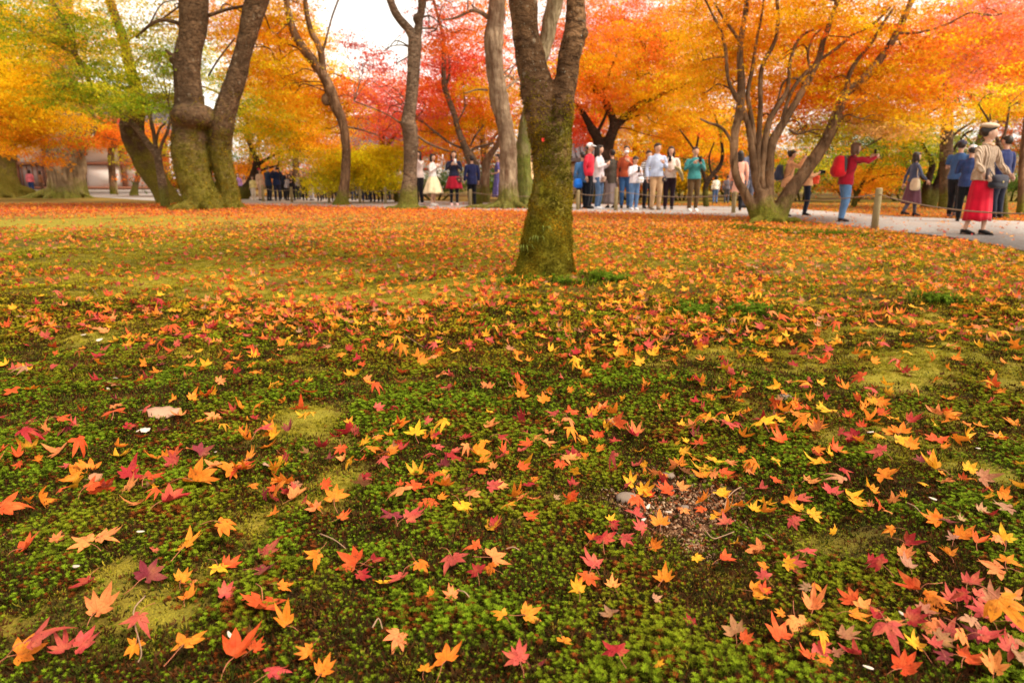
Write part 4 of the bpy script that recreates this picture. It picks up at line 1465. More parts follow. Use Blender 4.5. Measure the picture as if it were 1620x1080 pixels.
# --- dark curved maple behind the crowd at left
D5 = gd(318)
tree('small dark curved maple right of the twin trunk', D5 + 2, (384, 312),
    [(380, 314, 26), (388, 303, 20), (396, 292, 16), (402, 278, 14), (406, 262, 12), (404, 246, 8), (396, 232, 6), (391, 210, 5), (392, 190, 4)],
    B_DARK, [(430, 212, 60, 26, D5, 2, 'LLA', 24), (475, 242, 62, 15, D5 - 1, 1.5, 'LLA', 34), (400, 195, 60, 25, D5, 2, 'LAG', 20), (475, 175, 80, 30, D5, 2, 'AOL', 24), (500, 215, 50, 26, D5, 1.5, 'LAO', 26),
             (420, 160, 60, 30, D5, 2, 'GLA', 22)],
    voxel=0.03, rough=(0.01, 5, 0), seed=7, branches=[[(406, 262, 7), (425, 250, 4), (450, 240, 3), (490, 236, 2)], [(398, 285, 6), (412, 270, 4), (440, 262, 3)]])

# --- the tree with the bent dark stem
D6 = gd(325)
tree('slim dark maple with a bent stem and high fork before the sky', D6, (540, 326),
    [(540, 328, 32), (541, 318, 24), (543, 306, 18), (546, 285, 15), (547, 262, 15), (548, 240, 14), (545, 212, 14), (541, 190, 15), (531, 168, 18), (524, 148, 19), (516, 128, 16),
     (503, 107, 16), (490, 90, 15), (478, 74, 14), (469, 60, 13), (462, 44, 12), (456, 20, 10), (453, 0, 9), (449, -40, 8)],
    B_BROWN, [(425, 40, 60, 40, D6 + 1, 2, 'OAO', 30), (420, 110, 60, 40, D6 + 1, 2, 'AOL', 26), (475, 150, 60, 34, D6 + 1, 1.5, 'AOA', 30), (540, 160, 50, 30, D6 + 1, 1.2, 'AQO', 26), (525, 118, 24, 16, D6 + 1, .8, 'AO', 16), (540, 195, 45, 16, D6 + 1, 1, 'AO', 20),
              (470, 10, 30, 22, D6 + 1, 1, 'AO', 18), (450, -60, 120, 40, D6 + 1, 2, 'OAO', 20)],
    voxel=0.02, rough=(0.012, 5, .4), seed=8, burls=[(516, 158, 7, 9)],
    branches=[[(512, 120, 12), (510, 104, 11), (508, 84, 11), (501, 66, 9), (493, 52, 9), (487, 30, 8), (483, 5, 7), (480, -30, 6)], [(509, 84, 5), (514, 70, 4), (519, 50, 3), (526, 25, 3), (536, -2, 3)],
              [(546, 200, 4), (570, 205, 3), (600, 215, 2)]])

# --- bright yellow young maple
D7 = gd(322)
tree('young bright yellow maple before the fence, left of the slim grey trunk', D7 + 1, (628, 320),
    [(628, 322, 9), (626, 300, 7), (622, 280, 6), (612, 262, 5), (596, 250, 4)],
    B_DARK, [(575, 255, 60, 20, D7, 1.3, 'YYA', 60), (610, 245, 40, 22, D7, 1, 'YYA', 50), (530, 268, 45, 18, D7, 1, 'YLA', 46), (590, 282, 60, 14, D7, 1, 'YYL', 50), (505, 285, 40, 14, D7, 1, 'YL', 40),
             (512, 305, 26, 8, D7 - .5, .6, 'YA', 46), (625, 285, 22, 12, D7, .8, 'YL', 40), (540, 245, 40, 14, D7, 1, 'YLA', 30)],
    voxel=0.02, rough=(0.005, 8, 0), seed=9, tier=0.22, branches=[[(624, 285, 5), (600, 276, 4), (570, 272, 3), (535, 280, 2)], [(626, 300, 4), (590, 298, 3), (550, 300, 2), (520, 308, 2)], [(622, 270, 4), (635, 256, 3)]])

# --- slim grey trunk
D8 = gd(331)
tree('slim grey trunk forking high up with a mossy foot', D8, (646, 331),
    [(646, 334, 48), (646, 322, 33), (647, 302, 27), (648, 285, 23), (649, 268, 22), (650, 245, 23), (650, 220, 24), (648, 203, 25), (646, 189, 22), (650, 165, 20), (652, 142, 20), (654, 118, 20),
     (655, 94, 21), (656, 75, 22), (657, 60, 22)],
    B_GREY, [(700, 10, 55, 30, D8 + 1, 2, 'RPQ', 12), (562, 62, 24, 10, D8 + 1, .8, 'P', 22), (600, 110, 46, 16, D8 + 2, .8, 'RP', 14), (700, 60, 50, 30, D8 + 2, 1, 'RPQ', 16), (640, -70, 110, 30, D8, 2, 'RQP', 18), (596, 84, 30, 9, D8 + 1, .5, 'PR', 16)],
    limbs=[[(657, 68, 18), (650, 52, 15), (641, 40, 14), (630, 28, 13), (622, 12, 12), (616, -5, 12), (606, -50, 10)], [(658, 66, 16), (662, 45, 13), (664, 30, 12), (667, 15, 12), (668, -5, 13), (672, -60, 10)]],
    voxel=0.022, rough=(0.012, 5, .4), seed=10, roots=[(-30, .3, .06, .1), (-100, .3, .06, .1), (200, .3, .06, .1)], burls=[(642, 196, 9, 8), (661, 30, 7, 8)],
    branches=[[(660, 215, 4), (680, 228, 4), (712, 240, 3)], [(641, 200, 3), (610, 180, 2), (560, 160, 2)]])

# --- crooked thin tree and its pale neighbour
D9 = gd(326)
tree('crooked thin maple with red and orange leaves left of the pale trunk', D9 + 1, (754, 326),
    [(755, 328, 20), (754, 310, 17), (753, 290, 17), (751, 268, 18), (745, 252, 17), (738, 238, 13), (731, 222, 11), (723, 200, 9), (720, 185, 9), (711, 160, 9), (704, 140, 9), (702, 118, 8),
     (702, 90, 8), (702, 65, 7), (698, 45, 6), (692, 22, 5), (686, 0, 4), (680, -40, 3)],
    B_GREY, [(720, 100, 60, 40, D9 + 2, 1.6, 'RRQ', 22), (760, 150, 45, 45, D9 + 2, 1.6, 'OAQ', 28), (690, 160, 40, 40, D9 + 2, 1.6, 'RQP', 24), (750, 195, 70, 18, D9 + 2, 1.4, 'AOA', 26), (735, 45, 50, 25, D9 + 2, 1.6, 'RQQ', 14),
             (600, 150, 50, 35, D9 + 2, 1.5, 'RQP', 18), (610, 200, 60, 14, D9 + 3, 1.5, 'PQ', 12), (690, 215, 60, 14, D9 + 2, 1.4, 'AOQ', 20), (560, 130, 30, 20, D9 + 2, 1, 'RQ', 14)],
    voxel=0.02, rough=(0.01, 6, .3), seed=11,
    branches=[[(704, 140, 4), (711, 118, 4), (710, 92, 3), (704, 70, 2)], [(736, 236, 5), (715, 228, 4), (695, 214, 4), (678, 200, 3), (660, 186, 3)], [(745, 240, 5), (752, 234, 4), (766, 230, 4), (782, 226, 3)],
              [(722, 196, 3), (735, 170, 2), (733, 140, 2)], [(744, 232, 3), (752, 215, 3), (768, 195, 2)]])
tree('pale grey sapling leaning behind the crooked thin maple', D9 + 3, (768, 322),
    [(768, 322, 15), (768, 300, 14), (768, 280, 14), (770, 258, 13), (776, 244, 11), (786, 230, 9), (792, 212, 7), (796, 190, 5)],
    B_PALE, [(800, 180, 40, 30, D9 + 3, 1, 'QOP', 12)], voxel=0.03, rough=(0.01, 5, 0), seed=12)
D10 = gd(330)
pale, b10 = tree('tall pale trunk with flaky bark and spreading roots left of the mossy trunk', D10, (804, 330),
    [(805, 334, 52), (805, 322, 38), (804, 305, 32), (804, 285, 29), (804, 260, 28), (804, 235, 27), (801, 212, 26), (797, 190, 26), (791, 165, 29), (787, 140, 28), (784, 118, 27), (781, 95, 28),
     (781, 66, 31), (783, 40, 28), (786, 15, 26), (787, -10, 25), (788, -80, 22), (780, -200, 14)],
    B_PALE, [(775, 0, 60, 40, D10 + 1.5, 1.6, 'RQO', 12), (735, -60, 120, 40, D10, 2, 'RQQ', 18), (840, 150, 60, 60, D10 + 3, 1.2, 'OAQ', 18)],
    voxel=0.025, rough=(0.022, 4, 1.1), roots=[(182, 1.15, .07, .18), (215, .5, .07, .2), (-100, .35, .07, .2), (-50, .45, .07, .25), (-20, .5, .06, .2), (-150, .4, .06, .2)], seed=13,
    branches=[[(772, 28, 8), (764, 22, 7), (752, 17, 6), (740, 19, 5), (722, 28, 4), (700, 32, 2)], [(772, 143, 4), (755, 142, 3), (735, 148, 2)]])
pale2, b11 = tree('greenish trunk close behind the pale one, rising behind the mossy trunk', D10 + 1.2, (832, 330),
    [(836, 332, 38), (834, 315, 28), (831, 290, 25), (828, 262, 24), (828, 235, 24), (831, 210, 23), (834, 190, 22), (842, 150, 22), (853, 105, 22), (864, 65, 24), (870, 35, 25), (879, 0, 26), (890, -60, 22)],
    bark('bark_green', (0.12, 0.08, 0.04), (0.34, 0.27, 0.16), moss=(0.12, 0.15, 0.015), mh=3.2, mamt=0.75, lichen=0.2), [(870, -40, 80, 30, D10 + 2, 1.5, 'QKO', 20)],
    voxel=0.028, rough=(0.02, 4, .8), roots=[(-30, .5, .07, .25), (-90, .4, .07, .2)], seed=14)

# --- dark forked maple behind the group
D11 = gd(328) + 3
tree('dark spreading maple with orange leaves behind the group of onlookers', D11, (952, 322),
    [(952, 322, 36), (952, 300, 34), (953, 270, 32), (954, 250, 30), (955, 238, 28)],
    B_DARK, [(1000, 90, 110, 50, D11 - .5, 2, 'OAQ', 36), (1060, 140, 80, 50, D11, 2, 'AOA', 38), (930, 130, 60, 50, D11, 2, 'QOR', 30), (960, 40, 90, 40, D11, 2, 'KQO', 16), (1060, 50, 60, 40, D11, 2, 'KOL', 14),
             (1090, 200, 60, 40, D11 + 1, 2, 'AOL', 30), (1000, 175, 70, 30, D11 + 1, 1.5, 'AO', 26), (915, 200, 24, 24, D11 + 1, 1, 'RR', 34), (1040, -40, 160, 40, D11, 2, 'KQO', 16)],
    limbs=[[(954, 245, 22), (948, 228, 18), (943, 215, 16), (934, 200, 13), (926, 185, 10), (916, 172, 8), (905, 160, 6)], [(958, 245, 24), (963, 224, 19), (970, 206, 16), (970, 192, 13), (964, 176, 12), (954, 156, 12), (944, 145, 9), (937, 132, 7), (932, 112, 5)],
           [(970, 206, 14), (982, 192, 12), (1000, 174, 10), (1018, 162, 9), (1040, 153, 8)]],
    voxel=0.035, rough=(0.02, 4, .3), seed=15,
    branches=[[(1038, 154, 7), (1056, 146, 6), (1073, 140, 5), (1088, 132, 5), (1097, 127, 4), (1102, 112, 3)], [(1097, 127, 4), (1112, 127, 3), (1122, 118, 2)], [(953, 150, 6), (960, 128, 5), (966, 110, 4), (980, 78, 3)],
              [(1009, 126, 4), (1010, 105, 4), (1016, 88, 4), (1034, 84, 4), (1050, 76, 3), (1072, 70, 3)], [(943, 214, 6), (955, 190, 5), (962, 172, 4)], [(932, 115, 4), (925, 108, 2), (906, 101, 2)]])

# --- the many stemmed maple on the right
D12 = gd(352)
multi, b12 = tree('wide maple with many slim stems fanning from one foot, orange leaves', D12, (1213, 352),
    [(1212, 356, 64), (1212, 346, 52), (1209, 334, 42), (1207, 318, 30), (1206, 300, 20)],
    B_BROWN,
    [(1180, 60, 110, 70, D12 + 1, 1.8, 'OAO', 34), (1300, 60, 110, 70, D12 + 1, 1.8, 'OAQ', 36), (1430, 70, 100, 60, D12 + .5, 1.6, 'OAQ', 44), (1380, 150, 110, 40, D12 + .5, 1.4, 'OAO', 46), (1260, 150, 90, 50, D12 + 1, 1.4, 'AOQ', 24),
     (1430, 190, 70, 22, D12 - .5, 1, 'TAO', 46), (1340, 190, 80, 24, D12 + .5, 1, 'LTA', 30), (1120, 120, 60, 60, D12 + 1, 1.4, 'AO', 24), (1490, 120, 60, 40, D12, 1, 'KQK', 34), (1260, -60, 260, 50, D12, 2, 'OAO', 26),
     (1540, 30, 80, 50, D12 + .5, 1.4, 'KQO', 28), (1130, 20, 60, 40, D12 + 1, 1.4, 'AOT', 16), (1290, 215, 60, 14, D12 + 1, 1, 'LO', 18), (1180, 200, 60, 20, D12 + 1.5, 1, 'OLQ', 12)],
    limbs=[[(1197, 340, 22), (1188, 324, 17), (1178, 305, 15), (1167, 285, 13), (1162, 262, 13), (1161, 235, 13), (1163, 210, 13), (1168, 185, 13), (1172, 160, 13), (1173, 130, 13), (1171, 100, 11), (1171, 75, 10), (1175, 45, 9), (1180, 15, 8), (1184, -30, 7)],
           [(1206, 328, 18), (1200, 305, 14), (1195, 280, 13), (1192, 255, 12), (1189, 228, 11), (1184, 200, 10), (1177, 178, 9), (1167, 158, 8), (1158, 142, 7), (1151, 122, 6), (1149, 92, 6), (1146, 70, 5), (1140, 48, 5), (1128, 25, 4), (1116, 0, 4)],
           [(1214, 328, 20), (1217, 295, 15), (1218, 265, 14), (1219, 240, 14), (1224, 222, 15), (1232, 206, 14), (1242, 190, 13), (1251, 175, 12), (1263, 155, 11), (1275, 134, 11), (1285, 115, 10), (1293, 98, 10), (1299, 80, 9), (1304, 60, 9), (1316, 28, 8), (1327, -5, 8), (1340, -50, 6)],
           [(1226, 354, 34), (1234, 337, 28), (1243, 316, 25), (1256, 295, 22), (1272, 274, 20), (1286, 254, 20), (1299, 236, 19), (1310, 216, 18), (1320, 195, 19), (1327, 174, 17), (1333, 155, 16), (1346, 140, 15), (1364, 127, 14), (1381, 108, 13), (1396, 89, 12), (1411, 66, 11),
            (1424, 42, 11), (1435, 18, 10), (1444, -5, 9), (1460, -50, 7)]],
    voxel=0.02, rough=(0.010, 6, .6), roots=[(-30, .3, .07, .1), (-80, .25, .07, .1), (-140, .3, .07, .1)], seed=16,
    branches=[[(1338, 145, 8), (1343, 120, 8), (1352, 102, 7), (1365, 84, 6), (1380, 66, 6), (1398, 36, 5), (1416, 10, 4)], [(1206, 300, 13), (1205, 275, 12), (1207, 250, 12), (1211, 220, 11), (1217, 192, 10), (1230, 168, 9), (1244, 147, 8), (1248, 125, 6), (1250, 100, 6), (1258, 72, 5), (1270, 56, 4), (1287, 47, 3)],
              [(1200, 290, 11), (1199, 250, 10), (1201, 210, 9), (1203, 170, 8), (1203, 137, 8), (1204, 115, 7), (1210, 95, 7), (1220, 78, 7), (1228, 58, 6), (1231, 30, 6), (1229, -5, 6)],
              [(1194, 230, 8), (1191, 200, 8), (1186, 172, 8), (1183, 147, 7), (1190, 110, 6), (1196, 70, 5), (1205, 25, 4), (1208, 0, 3)], [(1423, 53, 5), (1438, 53, 4), (1457, 51, 4), (1480, 45, 4), (1502, 37, 4), (1520, 27, 3), (1537, 20, 3), (1560, 24, 3), (1582, 23, 3), (1604, 15, 2)],
              [(1234, 205, 6), (1243, 170, 6), (1255, 140, 6), (1272, 118, 6), (1296, 96, 5), (1322, 78, 5), (1350, 55, 4), (1382, 38, 4), (1410, 10, 3)], [(1248, 205, 4), (1262, 212, 4), (1285, 206, 3), (1302, 205, 2)],
              [(1160, 232, 5), (1150, 212, 5), (1138, 200, 5), (1120, 194, 4), (1108, 188, 3)], [(1275, 134, 6), (1258, 124, 4), (1240, 130, 4), (1230, 160, 3)], [(1358, 240, 1), (1400, 215, 3), (1460, 185, 3), (1500, 160, 2)],
              [(1172, 70, 6), (1160, 50, 5), (1145, 30, 4), (1130, 5, 3)], [(1285, 116, 4), (1278, 90, 4), (1285, 62, 3), (1300, 45, 3)]])

# --- thin trees on the right and behind
D13 = gd(331)
tree('thin dark sapling behind the person in teal', D13 + 1.5, (1118, 330), [(1118, 330, 10), (1116, 312, 9), (1117, 292, 9), (1126, 278, 8), (1138, 264, 7), (1143, 248, 6), (1142, 228, 5), (1138, 206, 4), (1130, 180, 3)],
     B_DARK, [(1130, 200, 50, 40, D13 + 2, 1, 'OAQ', 22)], voxel=0.02, rough=(0.005, 6, 0), seed=17,
     branches=[[(1117, 290, 6), (1110, 265, 5), (1102, 240, 4), (1106, 210, 3)], [(1126, 278, 4), (1122, 250, 3), (1130, 225, 2)], [(1104, 245, 3), (1090, 225, 3), (1075, 205, 2)]])
tree('tall grey trunk behind the two men on the path', gd(331), (1497, 330), [(1496, 330, 22), (1497, 300, 20), (1497, 270, 19), (1497, 235, 19), (1498, 205, 18), (1499, 180, 16), (1500, 160, 12), (1505, 145, 9), (1520, 135, 6), (1534, 122, 5)],
     B_GREY, [(1560, 170, 90, 22, gd(331) - 2, 1.3, 'AYO', 34), (1570, 40, 90, 60, gd(331), 2, 'KPQ', 34), (1500, 100, 60, 40, gd(331), 1.5, 'KQO', 24), (1620, 100, 60, 60, gd(331), 2, 'KQ', 26)],
     voxel=0.03, rough=(0.015, 4, .4), seed=18, branches=[[(1497, 225, 5), (1520, 205, 4), (1545, 190, 3)], [(1510, 142, 4), (1540, 150, 3), (1570, 158, 3), (1610, 162, 2)]])
tree('dark leaning maple behind the walking woman with the tote', gd(329), (1466, 328), [(1467, 330, 20), (1465, 312, 16), (1466, 296, 13), (1470, 280, 11), (1475, 262, 9), (1470, 246, 7), (1460, 230, 5), (1458, 210, 4)],
     B_DARK, [(1440, 225, 50, 34, gd(329), 1.2, 'GLO', 26)], voxel=0.03, rough=(0.01, 4, 0), seed=19,
     limbs=[[(1469, 330, 24), (1476, 308, 18), (1484, 290, 13), (1488, 275, 10), (1490, 255, 8)]], branches=[[(1466, 290, 5), (1450, 270, 4), (1440, 245, 3)], [(1480, 285, 4), (1520, 220, 4), (1540, 205, 3)]])
D14 = gd(346)
tree('slender grey tree forking behind the woman in the red skirt', D14, (1590, 347), [(1590, 349, 13), (1589, 330, 10), (1589, 312, 9), (1588, 290, 9), (1587, 268, 10), (1585, 250, 9), (1581, 232, 8), (1578, 222, 7)],
     B_GREY, [(1600, 150, 60, 30, D14, 1, 'AYO', 16), (1570, 190, 40, 20, D14, .8, 'LT', 8)], voxel=0.02, rough=(0.006, 6, 0), seed=20,
     branches=[[(1580, 226, 6), (1572, 208, 5), (1565, 192, 4), (1556, 178, 3), (1548, 165, 2)], [(1582, 228, 5), (1590, 210, 5), (1594, 190, 4), (1597, 165, 3)], [(1568, 200, 3), (1566, 180, 2)]])
tree('brown trunk at the right edge behind the rope', gd(340), (1616, 340), [(1614, 342, 14), (1615, 320, 10), (1616, 290, 10), (1617, 250, 9), (1622, 200, 8), (1630, 140, 6)], B_BROWN,
     [(1640, 120, 60, 60, gd(340), 1.2, 'KOQ', 20)], voxel=0.02, rough=(0.006, 6, 0), seed=21)
tree('small dark sapling with orange leaves behind the man in red', gd(328), (1352, 326), [(1350, 330, 10), (1354, 312, 8), (1362, 295, 6), (1372, 275, 5), (1384, 258, 4), (1392, 245, 3)], B_DARK,
     [(1380, 280, 60, 24, gd(328), 1, 'QOA', 30), (1355, 245, 40, 22, gd(328), 1, 'LGO', 20)], voxel=0.02, rough=(0.005, 6, 0), seed=22, branches=[[(1362, 295, 4), (1390, 280, 3), (1420, 275, 2)], [(1354, 310, 4), (1345, 285, 3), (1330, 270, 2)]])
tree('thin trunk before the white wall beside the fence post', gd(310), (213, 308), [(212, 309, 14), (214, 295, 9), (218, 280, 8), (220, 262, 7), (226, 240, 5)], B_GREY, [(228, 224, 26, 18, gd(310), 1, 'QO', 26), (160, 208, 50, 16, gd(310) - 1, 1, 'QQO', 24)],
     voxel=0.03, rough=(0.01, 4, 0), seed=23)

# --- the wood beyond everything, read as one mass
fw = crown(None, (0, 66, 0), [(x, 262 + 8 * math.sin(x * .02), 150, 42, 66 + 6 * math.sin(x * .013), 3, c, 13) for x, c in
    zip(range(-420, 2150, 150), ['MDQ', 'MQO', 'QOM', 'MDQ', 'QPM', 'QMN', 'MPN', 'PNM', 'MND', 'MDN', 'NMP', 'QOM', 'OQM', 'MOG', 'GMO', 'GMN', 'MGN', 'MOG'])], 'far_woodland', 400, 0.5)
fw['label'] = 'far wood of brown, green and red trees closing the view'

# ------------------------------------------------------------------ the hall with white walls, and two roofs beyond
M_PLASTER = paint('plaster', (0.90, 0.87, 0.84), 0.85, 1.2, 0.05)
M_TIMBER = paint('old_timber', (0.23, 0.095, 0.055), 0.75, 5, 0.25)
M_STONE = paint('stone_base', (0.30, 0.27, 0.25), 0.9, 4, 0.2)
M_TILE = paint('roof_tile', (0.11, 0.085, 0.09), 0.6, 4, 0.25)
M_WINDOW = paint('paper_window', (0.30, 0.22, 0.20), 0.7, 3, 0.1)


def hall(label, x0, x1, D, wall_h, eave_h, posts, dark_panels=(), depth=6.0, hip=2.4):
    base = Vector(((x0 + x1) / 2, D, 0))
    h = thing('hall', base, label, 'building')
    hw = (x1 - x0) / 2
    put('stone_footing', MB().box((0, depth / 2 - .1, .12), (hw * 2 + .5, depth + .4, .24)), M_STONE, h)
    xs = [p - base.x for p in posts]
    for x in xs:
        put('post', MB().box((x, .0, wall_h / 2 + .12), (.26, .26, wall_h + .2)), M_TIMBER, h)
    mid = wall_h * .55
    for z, th in ((.34, .16), (mid, .2), (wall_h, .24)):
        put('beam', MB().box((0, -.06, z), (hw * 2, .16, th)), M_TIMBER, h)
    for i in range(len(xs) - 1):
        w = xs[i + 1] - xs[i] - .27
        cx = (xs[i] + xs[i + 1]) / 2
        for k, (z0, z1) in enumerate(((.42, mid - .1), (mid + .1, wall_h - .12))):
            dk = (i, k) in dark_panels
            put('wall_panel', MB().box((cx, .03, (z0 + z1) / 2), (w, .08, z1 - z0)), M_WINDOW if dk else M_PLASTER, h)
            if dk:
                for q in range(5):
                    put('lattice_bar', MB().box((cx - w / 2 + w * (q + .5) / 5, -.03, (z0 + z1) / 2), (.05, .04, z1 - z0)), M_TIMBER, h)
    mb = MB().box((0, depth / 2, wall_h / 2), (hw * 2 - .4, depth - .5, wall_h - .1))
    put('wall', mb, M_PLASTER, h)
    # roof: two curved slopes with rows of tiles
    rf = MB()
    ov = .7
    prof = [(-ov, eave_h), (-ov * .3, eave_h + .30), (depth * .25, eave_h + 1.1), (depth * .5, eave_h + hip)]
    pr = [tuple(v) for v in crom(prof, 4)]
    full = pr + [(depth - y, z) for y, z in pr[::-1][1:]]
    V, F = [], []
    for x in (-hw - ov, hw + ov):
        for dz in (0, -.22):
            for (y, z) in full:
                V.append((x, y, z + dz))
    n = len(full)
    for i in range(n - 1):
        F += [(i, i + 1, 2 * n + i + 1, 2 * n + i), (n + i + 1, n + i, 3 * n + i, 3 * n + i + 1)]
    F += [(0, 2 * n, 3 * n, n), (n - 1, 2 * n - 1, 4 * n - 1, 3 * n - 1)]
    for a in (0, 2 * n):
        for i in range(n - 1):
            F.append((a + i, a + n + i, a + n + i + 1, a + i + 1) if a == 0 else (a + i, a + i + 1, a + n + i + 1, a + n + i))
    rf.add(V, F)
    roof = put('roof', rf.mesh('roof', False), M_TILE, h)
    tl = MB()
    x = -hw - ov + .15
    while x < hw + ov:
        tl.tube([(x, y, z + .04) for (y, z) in pr], [.07] * len(pr), 5)
        x += .34
    o = put('tile_rows', tl, M_TILE, roof)
    o['kind'] = 'stuff'
    put('ridge', MB().tube([(-hw - ov, depth / 2, eave_h + hip + .12), (hw + ov, depth / 2, eave_h + hip + .12)], [.22, .22], 8), M_TILE, roof)
    return h


DH = 44
px = lambda x: at(x, 300, DH).x
hall('long white plastered hall with brown timber posts behind the great trunk', px(-160), px(268), DH, 3.3, 3.6,
     [px(v) for v in (-160, -60, 32, 80, 135, 200, 268)], dark_panels={(2, 0)})
DH2 = 62
px2 = lambda x: at(x, 300, DH2).x
hall('distant low gate with a reddish brown roof beyond the yellow maple', px2(545), px2(690), DH2, 3.2, 3.3, [px2(v) for v in (545, 590, 640, 690)], depth=8, hip=3.0)
DH3 = 46
px3 = lambda x: at(x, 300, DH3).x
hall('dark roofed building behind the left of the group', px3(850), px3(960), DH3, 2.0, 2.2, [px3(v) for v in (850, 890, 925, 960)], depth=6, hip=1.0)

# ------------------------------------------------------------------ people
M_SKIN = paint('skin', (0.62, 0.36, 0.25), 0.55, 5, 0.06, 0.35)
M_SKIN2 = paint('skin_tan', (0.50, 0.27, 0.18), 0.55, 5, 0.06, 0.35)
M_HAIR = paint('dark_hair', (0.022, 0.014, 0.011), 0.45, 30, 0.4, 0.5, 0.6)
M_HAIRB = paint('brown_hair', (0.13, 0.06, 0.03), 0.45, 30, 0.4, 0.5, 0.6)
M_EYE = paint('eye', (0.02, 0.012, 0.01), 0.3)
M_LIP = paint('lip', (0.48, 0.14, 0.12), 0.5)
CL = {}


def cl(c):
    """cloth material for an sRGB colour"""
    if c not in CL:
        CL[c] = cloth('cloth_%02x%02x%02x' % c, srgb(*c))
    return CL[c]


t = NT('striped_knit')
co = t.coord()
w = t.n('TexWave')
w.wave_type = 'BANDS'
w.bands_direction = 'Z'
w.inputs['Scale'].default_value = 5.2
t.l(co, w.inputs['Vector'])
M_STRIPE = t.bsdf(t.mix(t.ramp(w.outputs['Fac'], [(0.48, 0.0), (0.54, 1.0)]), (0.03, 0.03, 0.04), (0.72, 0.68, 0.66)), 0.9)
t = NT('patterned_dress')
co = t.coord()
v = t.n('TexVoronoi')
v.inputs['Scale'].default_value = 14
t.l(co, v.inputs['Vector'])
M_PATTERN = t.bsdf(t.mix(t.ramp(v.outputs['Distance'], [(0.18, 1.0), (0.3, 0.0)]), (0.10, 0.08, 0.24), (0.34, 0.26, 0.42)), 0.9)

t = NT('ribbed_knit')
co = t.coord()
w = t.n('TexWave')
w.bands_direction = 'X'
w.inputs['Scale'].default_value = 11
w.inputs['Distortion'].default_value = 2.5
t.l(co, w.inputs['Vector'])
kn = t.noise(16, 3, 0.6, co)
M_KNIT = t.bsdf(t.mix(t.math('MULTIPLY', w.outputs['Fac'], kn), (0.46, 0.31, 0.21), (0.86, 0.68, 0.52)), 0.95, w.outputs['Fac'], 0.9, 0.03, 0.1)
ARMS = {  # elbow and wrist from the shoulder, in body heights; x outward
    'down': ((.030, .012, -.175), (.034, -.025, -.325)),
    'phone': ((.030, -.030, -.165), (-.055, -.150, -.105)),
    'chest': ((.045, -.010, -.160), (-.060, -.115, -.060)),
    'raise': ((.040, -.120, -.070), (-.055, -.190, .065)),
    'out': ((.010, -.150, -.050), (-.035, -.265, .010)),
    'strap': ((.055, .010, -.160), (-.010, -.110, -.060)),
    'belly': ((.045, .010, -.170), (-.075, -.110, -.200)),
    'swing': ((.050, -.045, -.165), (.075, -.130, -.255)),
    'back': ((.030, .060, -.160), (.035, .080, -.310)),
}


def head_fn(d):
    """skull, jaw, nose and brow out of a unit sphere; the face looks along -Y"""
    x, y, z = d
    w = 1.0
    if z < 0:
        w = 1.0 - 0.42 * (-z) ** 1.4
    q = Vector((x * w, y * (1.0 if y > 0 else (1.0 - 0.12 * max(0, -z))), z * (1.04 if z < 0 else 1.0)))
    if y < 0:
        nose = math.exp(-((x / 0.16) ** 2 + ((z + 0.16) / 0.20) ** 2))
        q.y -= 0.22 * nose
        q.y += 0.07 * (math.exp(-(((x - .34) / .18) ** 2 + ((z - .06) / .12) ** 2)) + math.exp(-(((x + .34) / .18) ** 2 + ((z - .06) / .12) ** 2)))
        q.y -= 0.07 * math.exp(-((x / .3) ** 2 + ((z + .72) / .2) ** 2))
        q.y -= 0.04 * math.exp(-((x / .22) ** 2 + ((z + .46) / .09) ** 2))
    return q


def fingers(mb, wr, d, palm, s, curl=0.6):
    """a palm and five unequal, bent fingers at the wrist; d = hand direction, palm = palm normal, s = body height"""
    d = d.normalized()
    palm = (palm - d * palm.dot(d)).normalized()
    side = d.cross(palm)
    L = 0.052 * s
    mb.tube([wr - d * L * .2, wr + d * L * .35, wr + d * L * .9], [(.0165 * s, .0105 * s), (.0215 * s, .0105 * s), (.0225 * s, .0085 * s)], 8, up=side)
    for k, (off, ln) in enumerate(((-.72, .78), (-.25, .95), (.22, .90), (.68, .68))):
        b = wr + d * L * .8 + side * off * .021 * s
        l1 = ln * L * .42
        c1 = (d + palm * curl * .5).normalized()
        c2 = (d + palm * curl * 1.3).normalized()
        c3 = (d * .6 + palm * curl * 1.8).normalized()
        p1 = b + c1 * l1
        p2 = p1 + c2 * l1 * .8
        p3 = p2 + c3 * l1 * .6
        mb.tube([b, p1, p2, p3], [.0048 * s, .0046 * s, .0042 * s, .0030 * s], 5)
    b = wr + d * L * .25 - side * .019 * s
    t1 = b + (d * .7 - side * .7 + palm * .3).normalized() * L * .40
    t2 = t1 + (d * .9 - side * .1 + palm * .5).normalized() * L * .36
    mb.tube([b, t1, t2], [.0065 * s, .0055 * s, .004 * s], 5)


HANDS = []
NP = [0]


